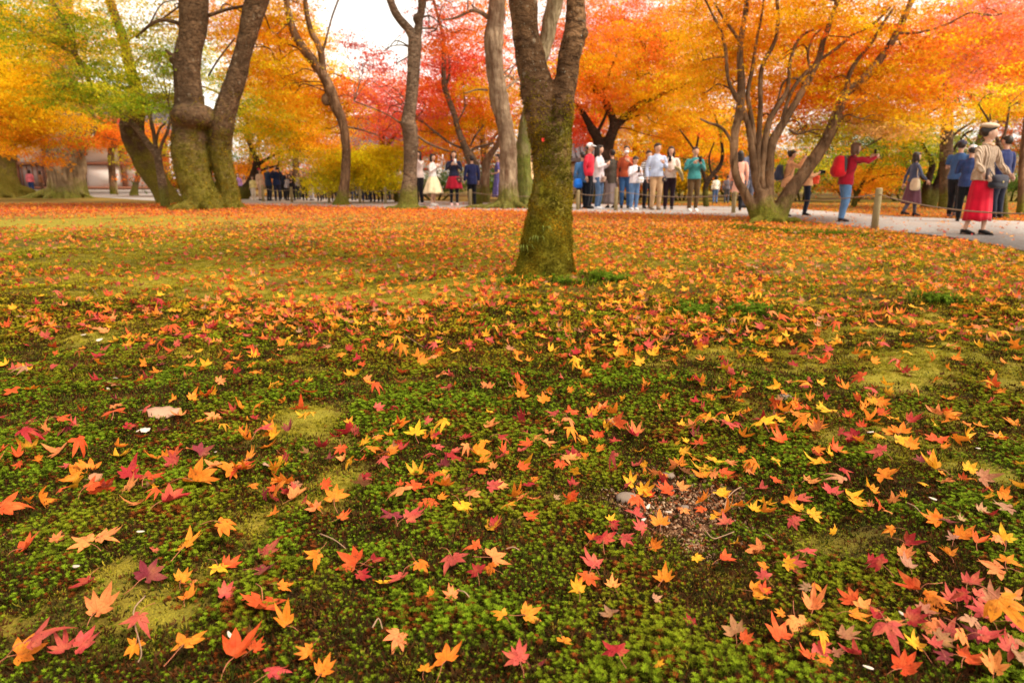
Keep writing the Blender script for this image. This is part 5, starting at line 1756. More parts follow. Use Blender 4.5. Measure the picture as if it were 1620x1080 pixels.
def person(px, feet, top, label, face=0, sex='f', arms=('down', 'down'), top_c=(200, 200, 200), sleeve=1.0, jacket=None, legs='trousers', leg_c=(40, 40, 50), shoe_c=(30, 25, 25),
           hair='long', hair_m=None, lean=0.0, stride=0.0, hem=.50, skirt_z=.27, turn=0.0, mask=False, hat=None, skin=None, D=None, group='visitors looking at the maples', tights=None, look=0.0,
           mats=None, flare=.12, detail=1.0, crouch=False, scarf=None):
    p = gpt(px, feet) if D is None else Vector((at(px, feet, D).x, D, 0))
    p.z = 0.018
    t_top = at(px, top, p.y)
    H = t_top.z - p.z
    H = max(0.95, min(1.80, H))
    o = thing('person', p, label, 'person', group, R(face))
    sk = skin or M_SKIN
    V = lambda x, y, z: Vector((x * H, y * H, z * H))
    lf = lambda v: Vector((v.x, v.y - max(0, v.z - .52 * H) * math.tan(lean), v.z))      # forward lean above the hips
    sw = .116 if sex == 'm' else .102
    hw = .050
    hip, waist, chest, neck = V(0, 0, .52), lf(V(0, 0, .60)), lf(V(0, .004, .71)), lf(V(0, .006, .835))
    headc = lf(V(0, -.006 - .02 * math.sin(look), .925))
    ft = []
    for s, st in ((-1, stride), (1, -stride)):
        hp = V(s * hw, 0, .50)
        kn = V(s * (hw + .004), -.018 + st * .5 - abs(st) * .15, .275)
        an = V(s * (hw + .004), .012 + st, .045 + (0.03 if st > .05 else 0))
        ft.append((hp, kn, an, s))
    sh, el, wr = [], [], []
    for s, a in ((-1, arms[0]), (1, arms[1])):
        e, w_ = ARMS[a]
        S = lf(V(s * sw, .004, .808))
        sh.append(S)
        el.append(S + V(s * e[0], e[1], e[2]))
        wr.append(S + V(s * w_[0], w_[1], w_[2]))
    k = 1.0 if sex == 'm' else .90
    # body, one skin
    b = MB()
    b.tube([hip - V(0, 0, .05), hip, waist, chest, lf(V(0, .004, .79)), lf(V(0, .004, .825))],
           [(.062 * H * k, .048 * H), (.078 * H * k, .053 * H), (.062 * H * k, .043 * H), (.074 * H * k, .046 * H), (.072 * H * k, .034 * H), (.036 * H, .030 * H)], 14, up=(1, 0, 0))
    b.tube([neck - V(0, 0, .03), neck, headc], [.033 * H * k, .030 * H * k, .034 * H * k], 10)
    for hp, kn, an, s in ft:
        c = crom([hp, hp.lerp(kn, .5), kn, kn.lerp(an, .35) + V(0, .008, 0), an], 2)
        b.tube([tuple(q) for q in c], list(np.interp(np.linspace(0, 1, len(c)), [0, .25, .5, .68, 1], [.040 * H, .036 * H, .026 * H, .028 * H, .018 * H])), 10)
        b.tube([an + V(0, .02, -.022), an + V(0, -.03, -.026), an + V(0, -.085, -.032)], [(.020 * H, .02 * H), (.024 * H, .018 * H), (.018 * H, .009 * H)], 8)
    for S, E, W in zip(sh, el, wr):
        b.tube([S + V(-.02 if S.x > 0 else .02, 0, -.012), S.lerp(E, .4), E, E.lerp(W, .4), W], [.024 * H * k, .026 * H * k, .021 * H * k, .020 * H * k, .0135 * H * k], 9)
    body = put('body', b, sk, o)
    hb = MB()
    hr = (.047 * H * (1.0 if sex == 'm' else .96), .056 * H, .066 * H)
    nu = 20 if detail > 1 else 14
    R3 = Matrix.Rotation(R(turn), 3, 'Z') @ Matrix.Rotation(look, 3, 'X')
    raw = MB().ball((0, 0, 0), hr, nu, 14 if detail > 1 else 10, head_fn)
    for s in (-1, 1):
        raw.ball((s * hr[0] * .98, .004 * H, -.004 * H), (.006 * H, .011 * H, .018 * H), 8, 6)
    raw.v = [tuple(headc + R3 @ Vector(q)) for q in raw.v]
    hb.v, hb.f = raw.v, raw.f
    for i, (E, W) in enumerate(zip(el, wr)):
        s = -1 if i == 0 else 1
        d = (W - E)
        d = d.normalized()
        a = arms[i]
        palm = Vector((-s, 0.2, 0)) if a in ('down', 'back', 'swing') else Vector((-s * .6, .5, .4)) if a in ('phone', 'chest', 'belly', 'strap') else Vector((-s * .7, .2, -.2))
        fingers(hb, W, (d + Vector((-s * .25, 0, .1))) if a not in ('down', 'back') else d, palm, H, .55 if a in ('down', 'back', 'swing') else .8)
    melt(body, 0.0075 * H / 1.6 * (1.0 if detail > 1 else 1.55), 4, lambda q, m=hb: append_mesh(q, m))
    HANDS.append([W + (W - E).normalized() * .04 * H for E, W in zip(el, wr)])

    def hd(v):
        return headc + R3 @ Vector(v)
    # face
    for s in (-1, 1):
        put('eye', MB().ball(hd((s * .0175 * H, -.0490 * H, .004 * H)), (.0062 * H, .004 * H, .0032 * H), 8, 5), M_EYE, o)
    put('mouth', MB().ball(hd((0, -.0545 * H, -.031 * H)), (.0105 * H, .004 * H, .0035 * H), 8, 5), M_LIP, o)
    if mask:
        put('face_mask', MB().ball(hd((0, -.020 * H, -.028 * H)), (.040 * H, .043 * H, .030 * H), 12, 8), cl((238, 236, 240)), o)
    # hair
    hm = hair_m or M_HAIR
    h = MB()
    up = .012
    h.ball(hd((0, .021 * H, .016 * H)), (.052 * H, .052 * H, .060 * H), 14, 9)
    h.ball(hd((0, .005 * H, .034 * H)), (.048 * H, .050 * H, .040 * H), 14, 8)
    if hair in ('long', 'bob', 'wavy'):
        ln = {'long': .13, 'bob': .065, 'wavy': .15}[hair]
        h.tube([hd((0, .025 * H, .02 * H)), hd((0, .034 * H, -.035 * H)), headc + V(0, .036, -.04 - ln * .5), headc + V(0, .034, -.03 - ln)],
               [(.050 * H, .034 * H), (.054 * H, .032 * H), (.050 * H, .022 * H), (.036 * H, .012 * H)], 12, up=(1, 0, 0))
        for s in (-1, 1):
            h.tube([hd((s * .040 * H, .004 * H, .03 * H)), hd((s * .050 * H, 0, -.025 * H)), headc + V(s * .048, -.006, -.045 - ln * .45), headc + V(s * .044, -.008, -.03 - ln * .95)],
                   [.016 * H, .016 * H, .015 * H, .006 * H], 8)
    if hair == 'bun':
        h.ball(hd((0, .050 * H, .030 * H)), (.036 * H, .034 * H, .034 * H), 10, 7)
    if hair in ('pony',):
        h.tube([hd((0, .05 * H, .01 * H)), headc + V(0, .075, -.03), headc + V(0, .065, -.10)], [.017 * H, .019 * H, .006 * H], 8)
    h.tube([hd((-.042 * H, -.030 * H, .040 * H)), hd((0, -.044 * H, .052 * H)), hd((.042 * H, -.030 * H, .040 * H))], [.010 * H, .013 * H, .010 * H], 7)
    if hair != 'none':
        ho = put('hair', h, hm, o)
        melt(ho, .007 * H, 2)
    if hat:
        kind, hc = hat
        q = MB()
        if kind == 'cap':
            q.ball(hd((0, .008 * H, .030 * H)), (.056 * H, .062 * H, .048 * H), 14, 8)
            q.tube([hd((0, -.030 * H, .034 * H)), hd((0, -.065 * H, .030 * H)), hd((0, -.098 * H, .020 * H))], [(.046 * H, .006 * H), (.042 * H, .005 * H), (.022 * H, .004 * H)], 10, up=(1, 0, 0))
        elif kind == 'beret':
            q.ball(hd((.004 * H, .012 * H, .066 * H)), (.074 * H, .078 * H, .026 * H), 18, 8, lambda d: Vector((d.x, d.y, d.z + .25 * d.y)))
            q.ball(hd((0, .008 * H, .052 * H)), (.054 * H, .058 * H, .018 * H), 16, 8)
            q.ball(hd((.004 * H, .012 * H, .094 * H)), (.008 * H, .008 * H, .010 * H), 6, 5)
        else:
            q.ball(hd((0, .008 * H, .032 * H)), (.056 * H, .062 * H, .052 * H), 14, 8)
            q.ball(hd((0, .004 * H, .022 * H)), (.095 * H, .098 * H, .007 * H), 18, 6)
        put('hat', q, cl(hc), o)
    # top
    g = 1.0
    tt = MB()
    hz = hem
    tz = [(hz, .112 * g), (max(hz + .02, .56), .106), (.62, .088), (.71, .100 * (1.02 if sex == 'm' else 1)), (.785, .092), (.815, .062), (.835, .044)]
    tt.tube([lf(V(0, .003, z)) for z, _ in tz], [(w_ * H * k * 1.04, (.083 if z < .6 else .068 if z < .75 else .054 if z < .81 else .042) * H * (1.06 if jacket else 1)) for z, w_ in tz], 16, up=(1, 0, 0))
    sf = 1.12 if jacket == 'baggy' else .98 if jacket else .88
    for S, E, W in zip(sh, el, wr):
        sg = 1 if S.x > 0 else -1
        S0, S1 = S + V(-.034 * sg, 0, -.014), S + V(-.004 * sg, 0, -.022)
        if sleeve > .6:
            e2 = E.lerp(W, (sleeve - .5) * 2 * .94)
            tt.tube([S0, S1, S.lerp(E, .45), E, E.lerp(e2, .55), e2], [.026 * H * k, .037 * H * k * sf, .037 * H * k * sf, .031 * H * k * sf, .031 * H * k * sf * (1.1 if jacket == 'baggy' else 1), .022 * H * k * sf], 10)
        else:
            tt.tube([S0, S1, S.lerp(E, .4), S.lerp(E, .75)], [.026 * H * k, .038 * H * k, .038 * H * k, .036 * H * k], 10)
    name = {'baggy': 'sweater', None: 'shirt'}.get(jacket, 'jacket')
    to = put(name, tt, mats or cl(top_c), o)
    melt(to, .009 * H, 2, roughen(.008, 8 / H, .9))
    if scarf:
        put('collar', MB().tube([lf(V(-.03, -.03, .825)), lf(V(0, -.045, .815)), lf(V(.03, -.03, .825)), lf(V(.035, .02, .835)), lf(V(-.035, .02, .835)), lf(V(-.03, -.03, .825))], [.013 * H] * 6, 7), cl(scarf), o)
    # below
    if legs == 'trousers':
        tr = MB()
        tr.tube([V(0, 0, .565), V(0, 0, .52), V(0, .002, .47)], [(.082 * H * k, .062 * H), (.094 * H * k, .067 * H), (.080 * H * k, .060 * H)], 14, up=(1, 0, 0))
        for hp, kn, an, s in ft:
            c = crom([hp, hp.lerp(kn, .5), kn, kn.lerp(an, .5), an + V(0, 0, -.004)], 2)
            rr = np.interp(np.linspace(0, 1, len(c)), [0, .25, .5, .75, 1], [.060 * H, .053 * H, .042 * H, .037 * H, .033 * H])
            tr.tube([tuple(q) for q in c], list(rr), 10)
        q = put('trousers', tr, cl(leg_c), o)
        melt(q, .010 * H, 2, roughen(.006, 10 / H, .7))
    else:
        n = 40
        m = MB()
        zt = .585 if legs == 'skirt' else .60
        rows = 9
        rs = random.Random(NP[0])
        ph = rs.uniform(0, 6)
        for i in range(rows + 1):
            u = i / rows
            z = zt + (skirt_z - zt) * u
            rx = (.082 + (flare * .55) * u ** .8 + .018 * min(1, u * 3)) * H * k
            ry = (.062 + (flare * .50) * u ** .8 + .016 * min(1, u * 3)) * H * k
            for j in range(n):
                a = 2 * math.pi * j / n
                f = 1 + (.02 + .08 * u) * math.sin(9 * a + ph + .6 * math.sin(3 * a)) * min(1, flare * 9)
                m.v.append((rx * f * math.cos(a), ry * f * math.sin(a) + stride * .3 * H * u * 0, z * H + .006 * H * math.sin(5 * a + ph) * u))
        for i in range(rows):
            for j in range(n):
                m.f.append((i * n + j, (i + 1) * n + j, (i + 1) * n + (j + 1) % n, i * n + (j + 1) % n))
        m.f.append(tuple(range(n)))
        q = put('skirt', m, mats if legs == 'dress' and mats else cl(leg_c), o)
        sol = q.modifiers.new('cloth', 'SOLIDIFY')
        sol.thickness = .005
    if tights:
        tr = MB()
        for hp, kn, an, s in ft:
            c = crom([hp, hp.lerp(kn, .5), kn, kn.lerp(an, .35) + V(0, .008, 0), an], 2)
            tr.tube([tuple(q) for q in c], list(np.interp(np.linspace(0, 1, len(c)), [0, .25, .5, .68, 1], [.057 * H, .050 * H, .035 * H, .034 * H, .022 * H])), 10)
        put('tights', tr, cl(tights), o)
    for hp, kn, an, s in ft:
        q = MB()
        q.tube([an + V(0, .030, -.018), an + V(0, .0, -.014), an + V(0, -.045, -.024), an + V(0, -.085, -.031), an + V(0, -.100, -.034)],
               [(.020 * H, .022 * H), (.024 * H, .026 * H), (.027 * H, .019 * H), (.023 * H, .012 * H), (.010 * H, .007 * H)], 10, up=(1, 0, 0))
        q.tube([an + V(0, .034, -.040), an + V(0, -.03, -.041), an + V(0, -.104, -.041)], [(.022 * H, .005 * H), (.026 * H, .005 * H), (.014 * H, .004 * H)], 8, up=(1, 0, 0))
        put('shoe', q, cl(shoe_c), o)
    NP[0] += 1
    info = dict(o=o, H=H, sh=sh, el=el, wr=wr, hip=hip, chest=chest, base=p, lf=lf, V=V, face=R(face), hands=HANDS[-1], head=headc)
    return info


def world_of(i, v):
    return i['base'] + Matrix.Rotation(i['face'], 3, 'Z') @ v


def phone(i, which=1, label='dark smartphone held up', c=(25, 25, 30), camera=False):
    h = i['hands'][which]
    H = i['H']
    o = thing('camera' if camera else 'smartphone', world_of(i, h + Vector((0, -.01 * H, .012 * H))), label, 'camera' if camera else 'phone', None, i['face'])
    if camera:
        put('camera_body', MB().box((0, 0, 0), (.13, .06, .085)), cl(c), o)
        put('lens', MB().tube([(0, -.02, 0), (0, -.07, 0), (0, -.10, 0)], [.034, .034, .038], 12), cl((20, 20, 22)), o)
    else:
        put('case', MB().box((0, 0, .03), (.072, .009, .148)), cl(c), o)
        put('screen', MB().box((0, .0065, .03), (.064, .003, .138)), M_EYE, o)
    return o


def bag(i, kind, label, c, pos, size, strap_to=None, rz=0.0, name=None, cat='bag', c2=None):
    """a soft bag: swelling body, flap or mouth, strap"""
    H = i['H']
    base = world_of(i, Vector(pos) * H)
    o = thing(name or kind, base, label, cat, None, i['face'] + rz)
    sx, sy, sz = size

    def sag(d):
        return Vector((d.x * (1 + .14 * -d.z), d.y * (1 + .25 * -d.z), d.z))
    put('bag_body', MB().ball((0, 0, 0), (sx, sy, sz), 18, 12, sag, 3.6), cl(c), o)
    if kind == 'backpack':
        put('front_pocket', MB().ball((0, sy * .85, -sz * .35), (sx * .74, sy * .45, sz * .42), 14, 8, None, 3.4), cl(c2 or c), o)
        put('side_panel', MB().ball((0, -sy * .55, 0), (sx * 1.04, sy * .42, sz * .98), 14, 8, None, 3.4), cl((70, 72, 76)), o)
        put('grab_loop', MB().tube([(-.03, 0, sz), (-.02, 0, sz + .03), (.02, 0, sz + .03), (.03, 0, sz)], [.006] * 4, 6), cl((50, 50, 52)), o)
        for s in (-1, 1):
            put('strap', MB().tube([(s * sx * .55, -sy, sz * .85), (s * sx * .6, -sy - .07 * H / 1.6, sz * 1.02), (s * sx * .72, -sy - .13 * H, sz * .55), (s * sx * .8, -sy - .10 * H, -sz * .3), (s * sx * .7, -sy, -sz * .7)],
                                   [(.024, .006)] * 5, 8), cl((60, 60, 64)), o)
    elif kind == 'handbag':
        put('flap', MB().ball((0, -sy * .5, sz * .38), (sx * 1.02, sy * .7, sz * .62), 16, 8, None, 3.6), cl(c2 or c), o)
        put('clasp', MB().ball((0, -sy * 1.22, -sz * .05), (.014, .006, .014), 8, 6), cl((200, 180, 120)), o)
    if strap_to is not None:
        Mi = Matrix.Rotation(-(i['face'] + rz), 3, 'Z')
        a = Mi @ (world_of(i, Vector(strap_to) * H) - base)
        mid = a * .5
        for s in (-1, 1):
            p = crom([(s * sx * .75, 0, sz * .8), tuple(mid + Vector((s * sx * .35, -.02 * s, 0))), tuple(a)], 5)
            put('strap', MB().tube([tuple(v) for v in p], [(.011, .005)] * len(p), 6), cl(c2 or c), o)
    return o


W = 'person '
# left background
person(50, 299.5, 268, 'person in a pink jacket and jeans standing by the white walled hall', 190, top_c=(230, 120, 135), jacket='jacket', leg_c=(45, 75, 130), hair='bob', hem=.49, D=40)
person(67, 299.5, 270, 'person in tan clothes next to the pink jacket by the hall', 150, top_c=(150, 100, 70), leg_c=(110, 80, 60), D=40, hair='bob')
person(277, 306, 263, 'person in pale grey seen between the leaning trunk and the fork', 20, top_c=(200, 195, 205), leg_c=(90, 90, 110))
person(379, 315, 274, 'person in a mauve top right of the twin trunk', 10, top_c=(150, 110, 160), leg_c=(40, 35, 50))
person(389, 313, 278, 'person in a tan coat beside the mauve top', 30, top_c=(205, 160, 130), leg_c=(60, 50, 50), jacket='jacket', hem=.42)
person(402, 317, 284, 'small child in white and yellow near the small dark curved maple', 0, top_c=(230, 215, 150), leg_c=(220, 210, 200), hair='bob', shoe_c=(230, 225, 225))
person(414, 318, 266, 'person in a beige coat and red hat at the left fence', 60, top_c=(210, 180, 155), leg_c=(190, 160, 140), hat=('cap', (190, 25, 45)), jacket='jacket', hem=.40)
a = person(427, 319, 262, 'tall person in a dark navy coat left of a second navy coat', 150, 'm', ('phone', 'phone'), (32, 45, 72), jacket='jacket', hair='short', leg_c=(25, 27, 40), hem=.44, turn=0)
a = person(440, 319, 262, 'tall person in navy holding a camera up behind the left fence', 20, 'm', ('raise', 'raise'), (24, 34, 66), jacket='jacket', hair='short', leg_c=(24, 28, 48), hem=.46)
phone(a, 1, 'black camera held up by the navy coated man at left', (20, 20, 24), True)
person(455, 318, 276, 'person in a pale grey top leaning forward by the left fence', 60, 'f', ('phone', 'phone'), (190, 185, 195), leg_c=(30, 30, 38), lean=.35)
person(464, 318, 270, 'person with black hair in a dark jacket under the yellow green spray', 0, 'f', ('down', 'phone'), (38, 34, 40), jacket='jacket', leg_c=(32, 30, 36))
person(483, 318, 272, 'person in black half hidden by yellow green leaves', 30, 'm', ('down', 'down'), (40, 42, 50), leg_c=(22, 24, 30), hair='short')
person(494, 318, 274, 'person in blue grey right of the one in black', 340, 'f', ('phone', 'phone'), (70, 90, 130), leg_c=(200, 195, 200))
person(506, 319, 272, 'person in a pale coat behind the low yellow spray', 0, 'f', ('phone', 'down'), (205, 195, 190), leg_c=(50, 45, 55), jacket='jacket', hem=.38)
person(524, 319, 274, 'person in a dark red top left of the bent dark stem', 10, 'f', ('down', 'down'), (90, 45, 50), leg_c=(30, 28, 36))
person(572, 320, 262, 'person in blue jeans behind the yellow maple', 10, 'm', ('down', 'down'), (80, 110, 150), leg_c=(40, 70, 125), hair='short')
person(590, 320, 264, 'person in navy trousers behind the yellow maple', 350, 'm', ('phone', 'down'), (50, 60, 90), leg_c=(28, 36, 66), hair='short')
person(602, 320, 266, 'person in black trousers behind the yellow maple', 0, 'f', ('phone', 'phone'), (60, 60, 70), leg_c=(20, 22, 30))

for (x, ft_, tp, fc, sx_, ar, c1_, c2_, hr_, lab) in (
        (448, 317, 268, 10, 'm', 'down', (28, 32, 48), (22, 24, 32), 'short', 'person in black between the navy coats and the pale grey top'),
        (473, 317, 273, 340, 'f', 'phone', (150, 140, 150), (40, 40, 60), 'long', 'person in a mid grey top under the yellow green spray'),
        (514, 318, 276, 20, 'm', 'down', (44, 50, 66), (30, 30, 40), 'short', 'person in slate blue left of the bent dark stem'),
        (534, 318, 274, 350, 'f', 'phone', (60, 52, 60), (36, 34, 44), 'bob', 'person in charcoal just left of the bent dark stem'),
        (560, 319, 268, 30, 'm', 'down', (52, 60, 76), (46, 52, 70), 'short', 'person in slate grey right of the bent dark stem'),
        (582, 319, 268, 330, 'f', 'down', (96, 70, 60), (24, 28, 44), 'long', 'person in brown behind the middle of the yellow maple'),
        (614, 319, 268, 0, 'm', 'phone', (40, 42, 60), (30, 32, 44), 'short', 'person in dark navy at the right of the yellow maple'),
        (634, 320, 262, 10, 'f', 'down', (200, 190, 190), (60, 60, 70), 'bob', 'person in pale grey just left of the slim grey trunk')):
    person(x, ft_, tp, lab, fc, sx_, (ar, ar), c1_, leg_c=c2_, hair=hr_, jacket='jacket', D=gd(ft_) + 1.0)

# between the slim grey trunk and the mossy trunk
a = person(664, 325, 238, 'person in a white top and black trousers raising a phone beside the slim grey trunk', 330, 'f', ('raise', 'raise'), (225, 205, 200), leg_c=(24, 22, 28), shoe_c=(210, 200, 195), look=-.1)
phone(a, 1, 'phone raised beside the slim grey trunk')
a = person(686, 326, 243, 'person in a white blouse and flared cream skirt holding up a phone', 70, 'f', ('chest', 'raise'), (228, 218, 216), legs='skirt', leg_c=(238, 218, 178), skirt_z=.24, flare=.26, hair='bob', shoe_c=(225, 215, 210), hem=.555, turn=-10)
phone(a, 1, 'white phone held up by the person in the cream skirt', (230, 230, 230))
a = person(719, 326, 238, 'person in a navy cardigan and dark red skirt with a brown shoulder bag', 8, 'f', ('chest', 'chest'), (30, 32, 55), jacket='jacket', legs='skirt', leg_c=(150, 14, 38), skirt_z=.31, flare=.14, tights=(20, 22, 30), shoe_c=(225, 180, 175), scarf=(150, 40, 50), hem=.53)
phone(a, 1, 'pale phone held at the chest above the dark red skirt', (220, 220, 225))
bag(a, 'handbag', 'brown shoulder bag at the hip of the person in the dark red skirt', (85, 55, 50), (.085, -.07, .47), (.10, .05, .085), (.02, -.03, .80), name='shoulder_bag')
person(747, 325, 246, 'person in a navy coat half hidden behind the crooked thin maple', 200, 'm', ('down', 'down'), (34, 40, 82), jacket='jacket', leg_c=(18, 18, 24), hair='short', hem=.42)
person(788, 325, 243, 'person in a blue purple patterned dress behind the pale trunk', 270, 'f', ('back', 'belly'), (80, 70, 120), mats=M_PATTERN, legs='dress', skirt_z=.16, flare=.10, leg_c=(80, 70, 120), sleeve=.5, hair='bun')
a = person(838, 325, 243, 'person in white and orange between the pale trunk and the mossy trunk', 40, 'm', ('phone', 'strap'), (238, 200, 150), leg_c=(24, 26, 34), hair='short')

# the group at the rope
a = person(920, 331, 240, 'person in a blue denim jacket at the left end of the group', 200, 'm', ('down', 'down'), (60, 100, 145), jacket='jacket', leg_c=(20, 22, 32), hair='short', hem=.46)
bag(a, 'backpack', 'bright blue bag hanging behind the denim jacket at the left end of the group', (25, 110, 215), (.13, .10, .45), (.12, .08, .13), name='blue_bag')
person(931, 331, 226, 'person in a white cap with red shoulders behind the pale cardigan', 60, 'm', ('down', 'down'), (205, 40, 60), leg_c=(22, 24, 34), hair='short', hat=('cap', (240, 238, 240)), hem=.5, D=gd(332) + .5)
a = person(946, 332, 229, 'person in a long pale grey cardigan and jeans looking at a phone', 62, 'f', ('phone', 'phone'), (212, 200, 205), jacket='jacket', leg_c=(70, 95, 130), hair='long', shoe_c=(225, 225, 230), hem=.42)
phone(a, 1, 'phone held by the person in the pale grey cardigan')
bag(a, 'handbag', 'small taupe crossbody bag on the pale grey cardigan', (150, 120, 105), (-.03, -.09, .47), (.10, .045, .075), (.06, .02, .80), name='crossbody_bag')
person(966, 331, 236, 'person with big dark hair in a grey brown coat and long grey skirt', 190, 'f', ('down', 'phone'), (75, 66, 56), jacket='jacket', legs='skirt', leg_c=(128, 112, 110), skirt_z=.07, flare=.10, hair='bun', hem=.42, D=gd(331) + .4)
person(988, 332, 230, 'person in a rust brown top, wide blue jeans and a white mask', 350, 'f', ('down', 'chest'), (176, 82, 48), leg_c=(48, 84, 130), mask=True, hair='bun', look=-.1, D=gd(331) + .3)
a = person(1002, 333, 247, 'shorter person in a white jacket and light jeans looking down', 20, 'f', ('phone', 'phone'), (228, 222, 230), jacket='baggy', leg_c=(92, 125, 170), hair='pony', look=.35, shoe_c=(232, 228, 235), hem=.50)
phone(a, 0, 'phone held by the shorter person in the white jacket')
bag(a, 'handbag', 'pale round bag in front of the shorter person in the white jacket', (222, 220, 226), (.05, -.13, .56), (.085, .05, .08), name='pale_bag')
person(1023, 333, 238, 'person in a black and white striped top half behind the khaki trousers', 10, 'f', ('down', 'down'), (180, 180, 180), mats=M_STRIPE, leg_c=(22, 20, 28), hair='short', D=gd(332) + .6)
a = person(1036, 333, 226, 'tall person in a light blue shirt and khaki trousers with a dark strap', 5, 'm', ('down', 'phone'), (185, 198, 226), leg_c=(186, 150, 112), hair='short', shoe_c=(120, 100, 80), turn=20)
bag(a, 'handbag', 'small dark pouch on a strap over the light blue shirt', (70, 62, 66), (.11, -.05, .46), (.06, .03, .06), (-.07, -.02, .80), name='pouch')
a = person(1057, 332, 231, 'person in a cream top and dark trousers with long wavy hair', 350, 'f', ('chest', 'belly'), (226, 208, 196), jacket='baggy', leg_c=(38, 20, 30), hair='wavy')
phone(a, 0, 'phone held up before the cream top')
ob = thing('folded_coat', world_of(a, Vector((.13, -.10, .58)) * a['H']), 'olive coat draped over the arm of the person in the cream top', 'coat', None, 0)
put('cloth_folds', MB().tube([(-.12, 0, .16), (-.02, -.02, .10), (.06, -.01, -.02), (.12, 0, -.20)], [(.05, .03), (.11, .05), (.13, .05), (.05, .02)], 12, up=(0, 1, 0)), cl((150, 138, 96)), ob)
put('lining', MB().tube([(-.10, -.03, .10), (0, -.06, .0), (.07, -.05, -.12)], [(.02, .01), (.04, .015), (.03, .01)], 8, up=(0, 1, 0)), cl((196, 180, 140)), ob)
a = person(1095, 335, 232, 'person in a teal sweater and brown trousers with white shoes', 5, 'm', ('chest', 'chest'), (62, 138, 140), leg_c=(88, 66, 38), hair='short', shoe_c=(240, 235, 232), look=-.1)
phone(a, 1, 'phone held at the chest of the teal sweater')
person(1130, 331, 294, 'child in a white top and blue jeans seen from behind', 180, 'f', ('down', 'down'), (240, 235, 220), leg_c=(80, 110, 160), hair='bob', D=24)
person(1148, 331, 300, 'small child in grey beside the child in white', 170, 'm', ('down', 'down'), (110, 105, 115), leg_c=(80, 80, 90), hair='short', D=24)

# around the many stemmed maple
person(1165, 334, 238, 'person in a long pale pink coat behind the leftmost stem of the wide maple', 160, 'f', ('down', 'down'), (238, 178, 156), jacket='jacket', leg_c=(20, 20, 26), hair='long', hem=.30, flare=.2)
a = person(1181, 330, 230, 'person in a grey jacket with a white badge between two stems of the wide maple', 20, 'm', ('phone', 'phone'), (96, 98, 116), jacket='jacket', leg_c=(92, 94, 110), hair='short', look=.2)
ob = thing('name_badge', world_of(a, Vector((0, -.085, .66)) * a['H']), 'white badge hanging on the grey jacket between the stems', 'badge')
put('card', MB().box((0, 0, 0), (.09, .006, .12)), cl((235, 235, 240)), ob)
put('cord', MB().tube([(-.06, .04, .25), (0, 0, .06), (.06, .04, .25)], [.005] * 3, 5), cl((60, 80, 150)), ob)
a = person(1241, 343, 237, 'person in a beige coat photographing with raised arms behind the wide maple', 75, 'f', ('raise', 'raise'), (228, 172, 128), jacket='jacket', leg_c=(150, 92, 50), hair='bun', hem=.44, lean=.08)
phone(a, 1, 'phone raised by the person in the beige coat')
bag(a, 'backpack', 'navy backpack on the person in the beige coat', (62, 68, 92), (0, .135, .66), (.13, .085, .17))
a = person(1273, 342, 246, 'person in a camel top and dark trousers behind the thick right stem', 70, 'f', ('phone', 'phone'), (222, 172, 130), leg_c=(28, 34, 52), hair='short', jacket='jacket')
phone(a, 1, 'dark camera at the face of the person in the camel top', (25, 25, 28), True)
bag(a, 'handbag', 'orange red bag beside the camel top', (240, 92, 62), (.05, -.12, .60), (.11, .07, .10), name='orange_bag')
bag(a, 'handbag', 'slim mint green bag hanging beside the dark trousers', (150, 200, 180), (.09, -.02, .44), (.05, .03, .15), (.06, 0, .8), name='mint_bag')
a = person(1331, 352, 225, 'person in a dark red jacket and jeans bending forward with both arms raised', 88, 'm', ('out', 'out'), (158, 22, 44), jacket='jacket', leg_c=(92, 128, 172), hair='bob', hair_m=M_HAIRB, lean=.20, shoe_c=(52, 34, 34), hem=.47, stride=.02, detail=2)
phone(a, 1, 'phone held out by the person in the dark red jacket')
bag(a, 'backpack', 'bright red backpack on the dark red jacket', (214, 30, 42), (0, .105, .70), (.15, .105, .20), c2=(190, 24, 36))
a = person(1438, 343.5, 240, 'person in a blue grey top and plum skirt striding right with a cream tote', 84, 'f', ('swing', 'back'), (78, 88, 118), legs='skirt', leg_c=(104, 66, 80), skirt_z=.20, flare=.14, tights=(92, 92, 108), hair='bob', stride=.11, shoe_c=(26, 26, 32), hem=.54)
bag(a, 'tote_bag', 'cream cloth tote bag on the shoulder of the striding person', (222, 206, 176), (-.13, .03, .50), (.14, .06, .13), (-.10, 0, .82), rz=.1)
bag(a, 'handbag', 'small white bag carried by the striding person in the plum skirt', (236, 232, 232), (.12, -.13, .46), (.05, .03, .045), name='small_bag')
a = person(1505, 346, 221, 'person in a blue shirt and dark cap walking away on the path', 130, 'm', ('phone', 'phone'), (62, 96, 148), leg_c=(26, 24, 30), hair='short', hat=('cap', (62, 66, 88)), sleeve=.5, stride=.07, shoe_c=(110, 84, 80))
phone(a, 1, 'phone in the hands of the person in the blue shirt')
person(1522, 352, 229, 'person in navy with a white cap just left of the red skirt', 150, 'm', ('down', 'phone'), (46, 62, 108), leg_c=(16, 16, 20), hair='short', hat=('cap', (225, 224, 228)), jacket='jacket', stride=.05, hem=.46)
a = person(1574, 347, 214, 'person in a navy jacket behind the shoulder of the beige sweater', 200, 'm', ('down', 'phone'), (42, 52, 100), leg_c=(30, 34, 54), hair='short', jacket='jacket')
bag(a, 'handbag', 'white bag beside the navy jacket behind the beige sweater', (236, 234, 236), (.02, -.12, .60), (.08, .05, .06), name='white_bag')
M_SAND = (26, 20, 18)
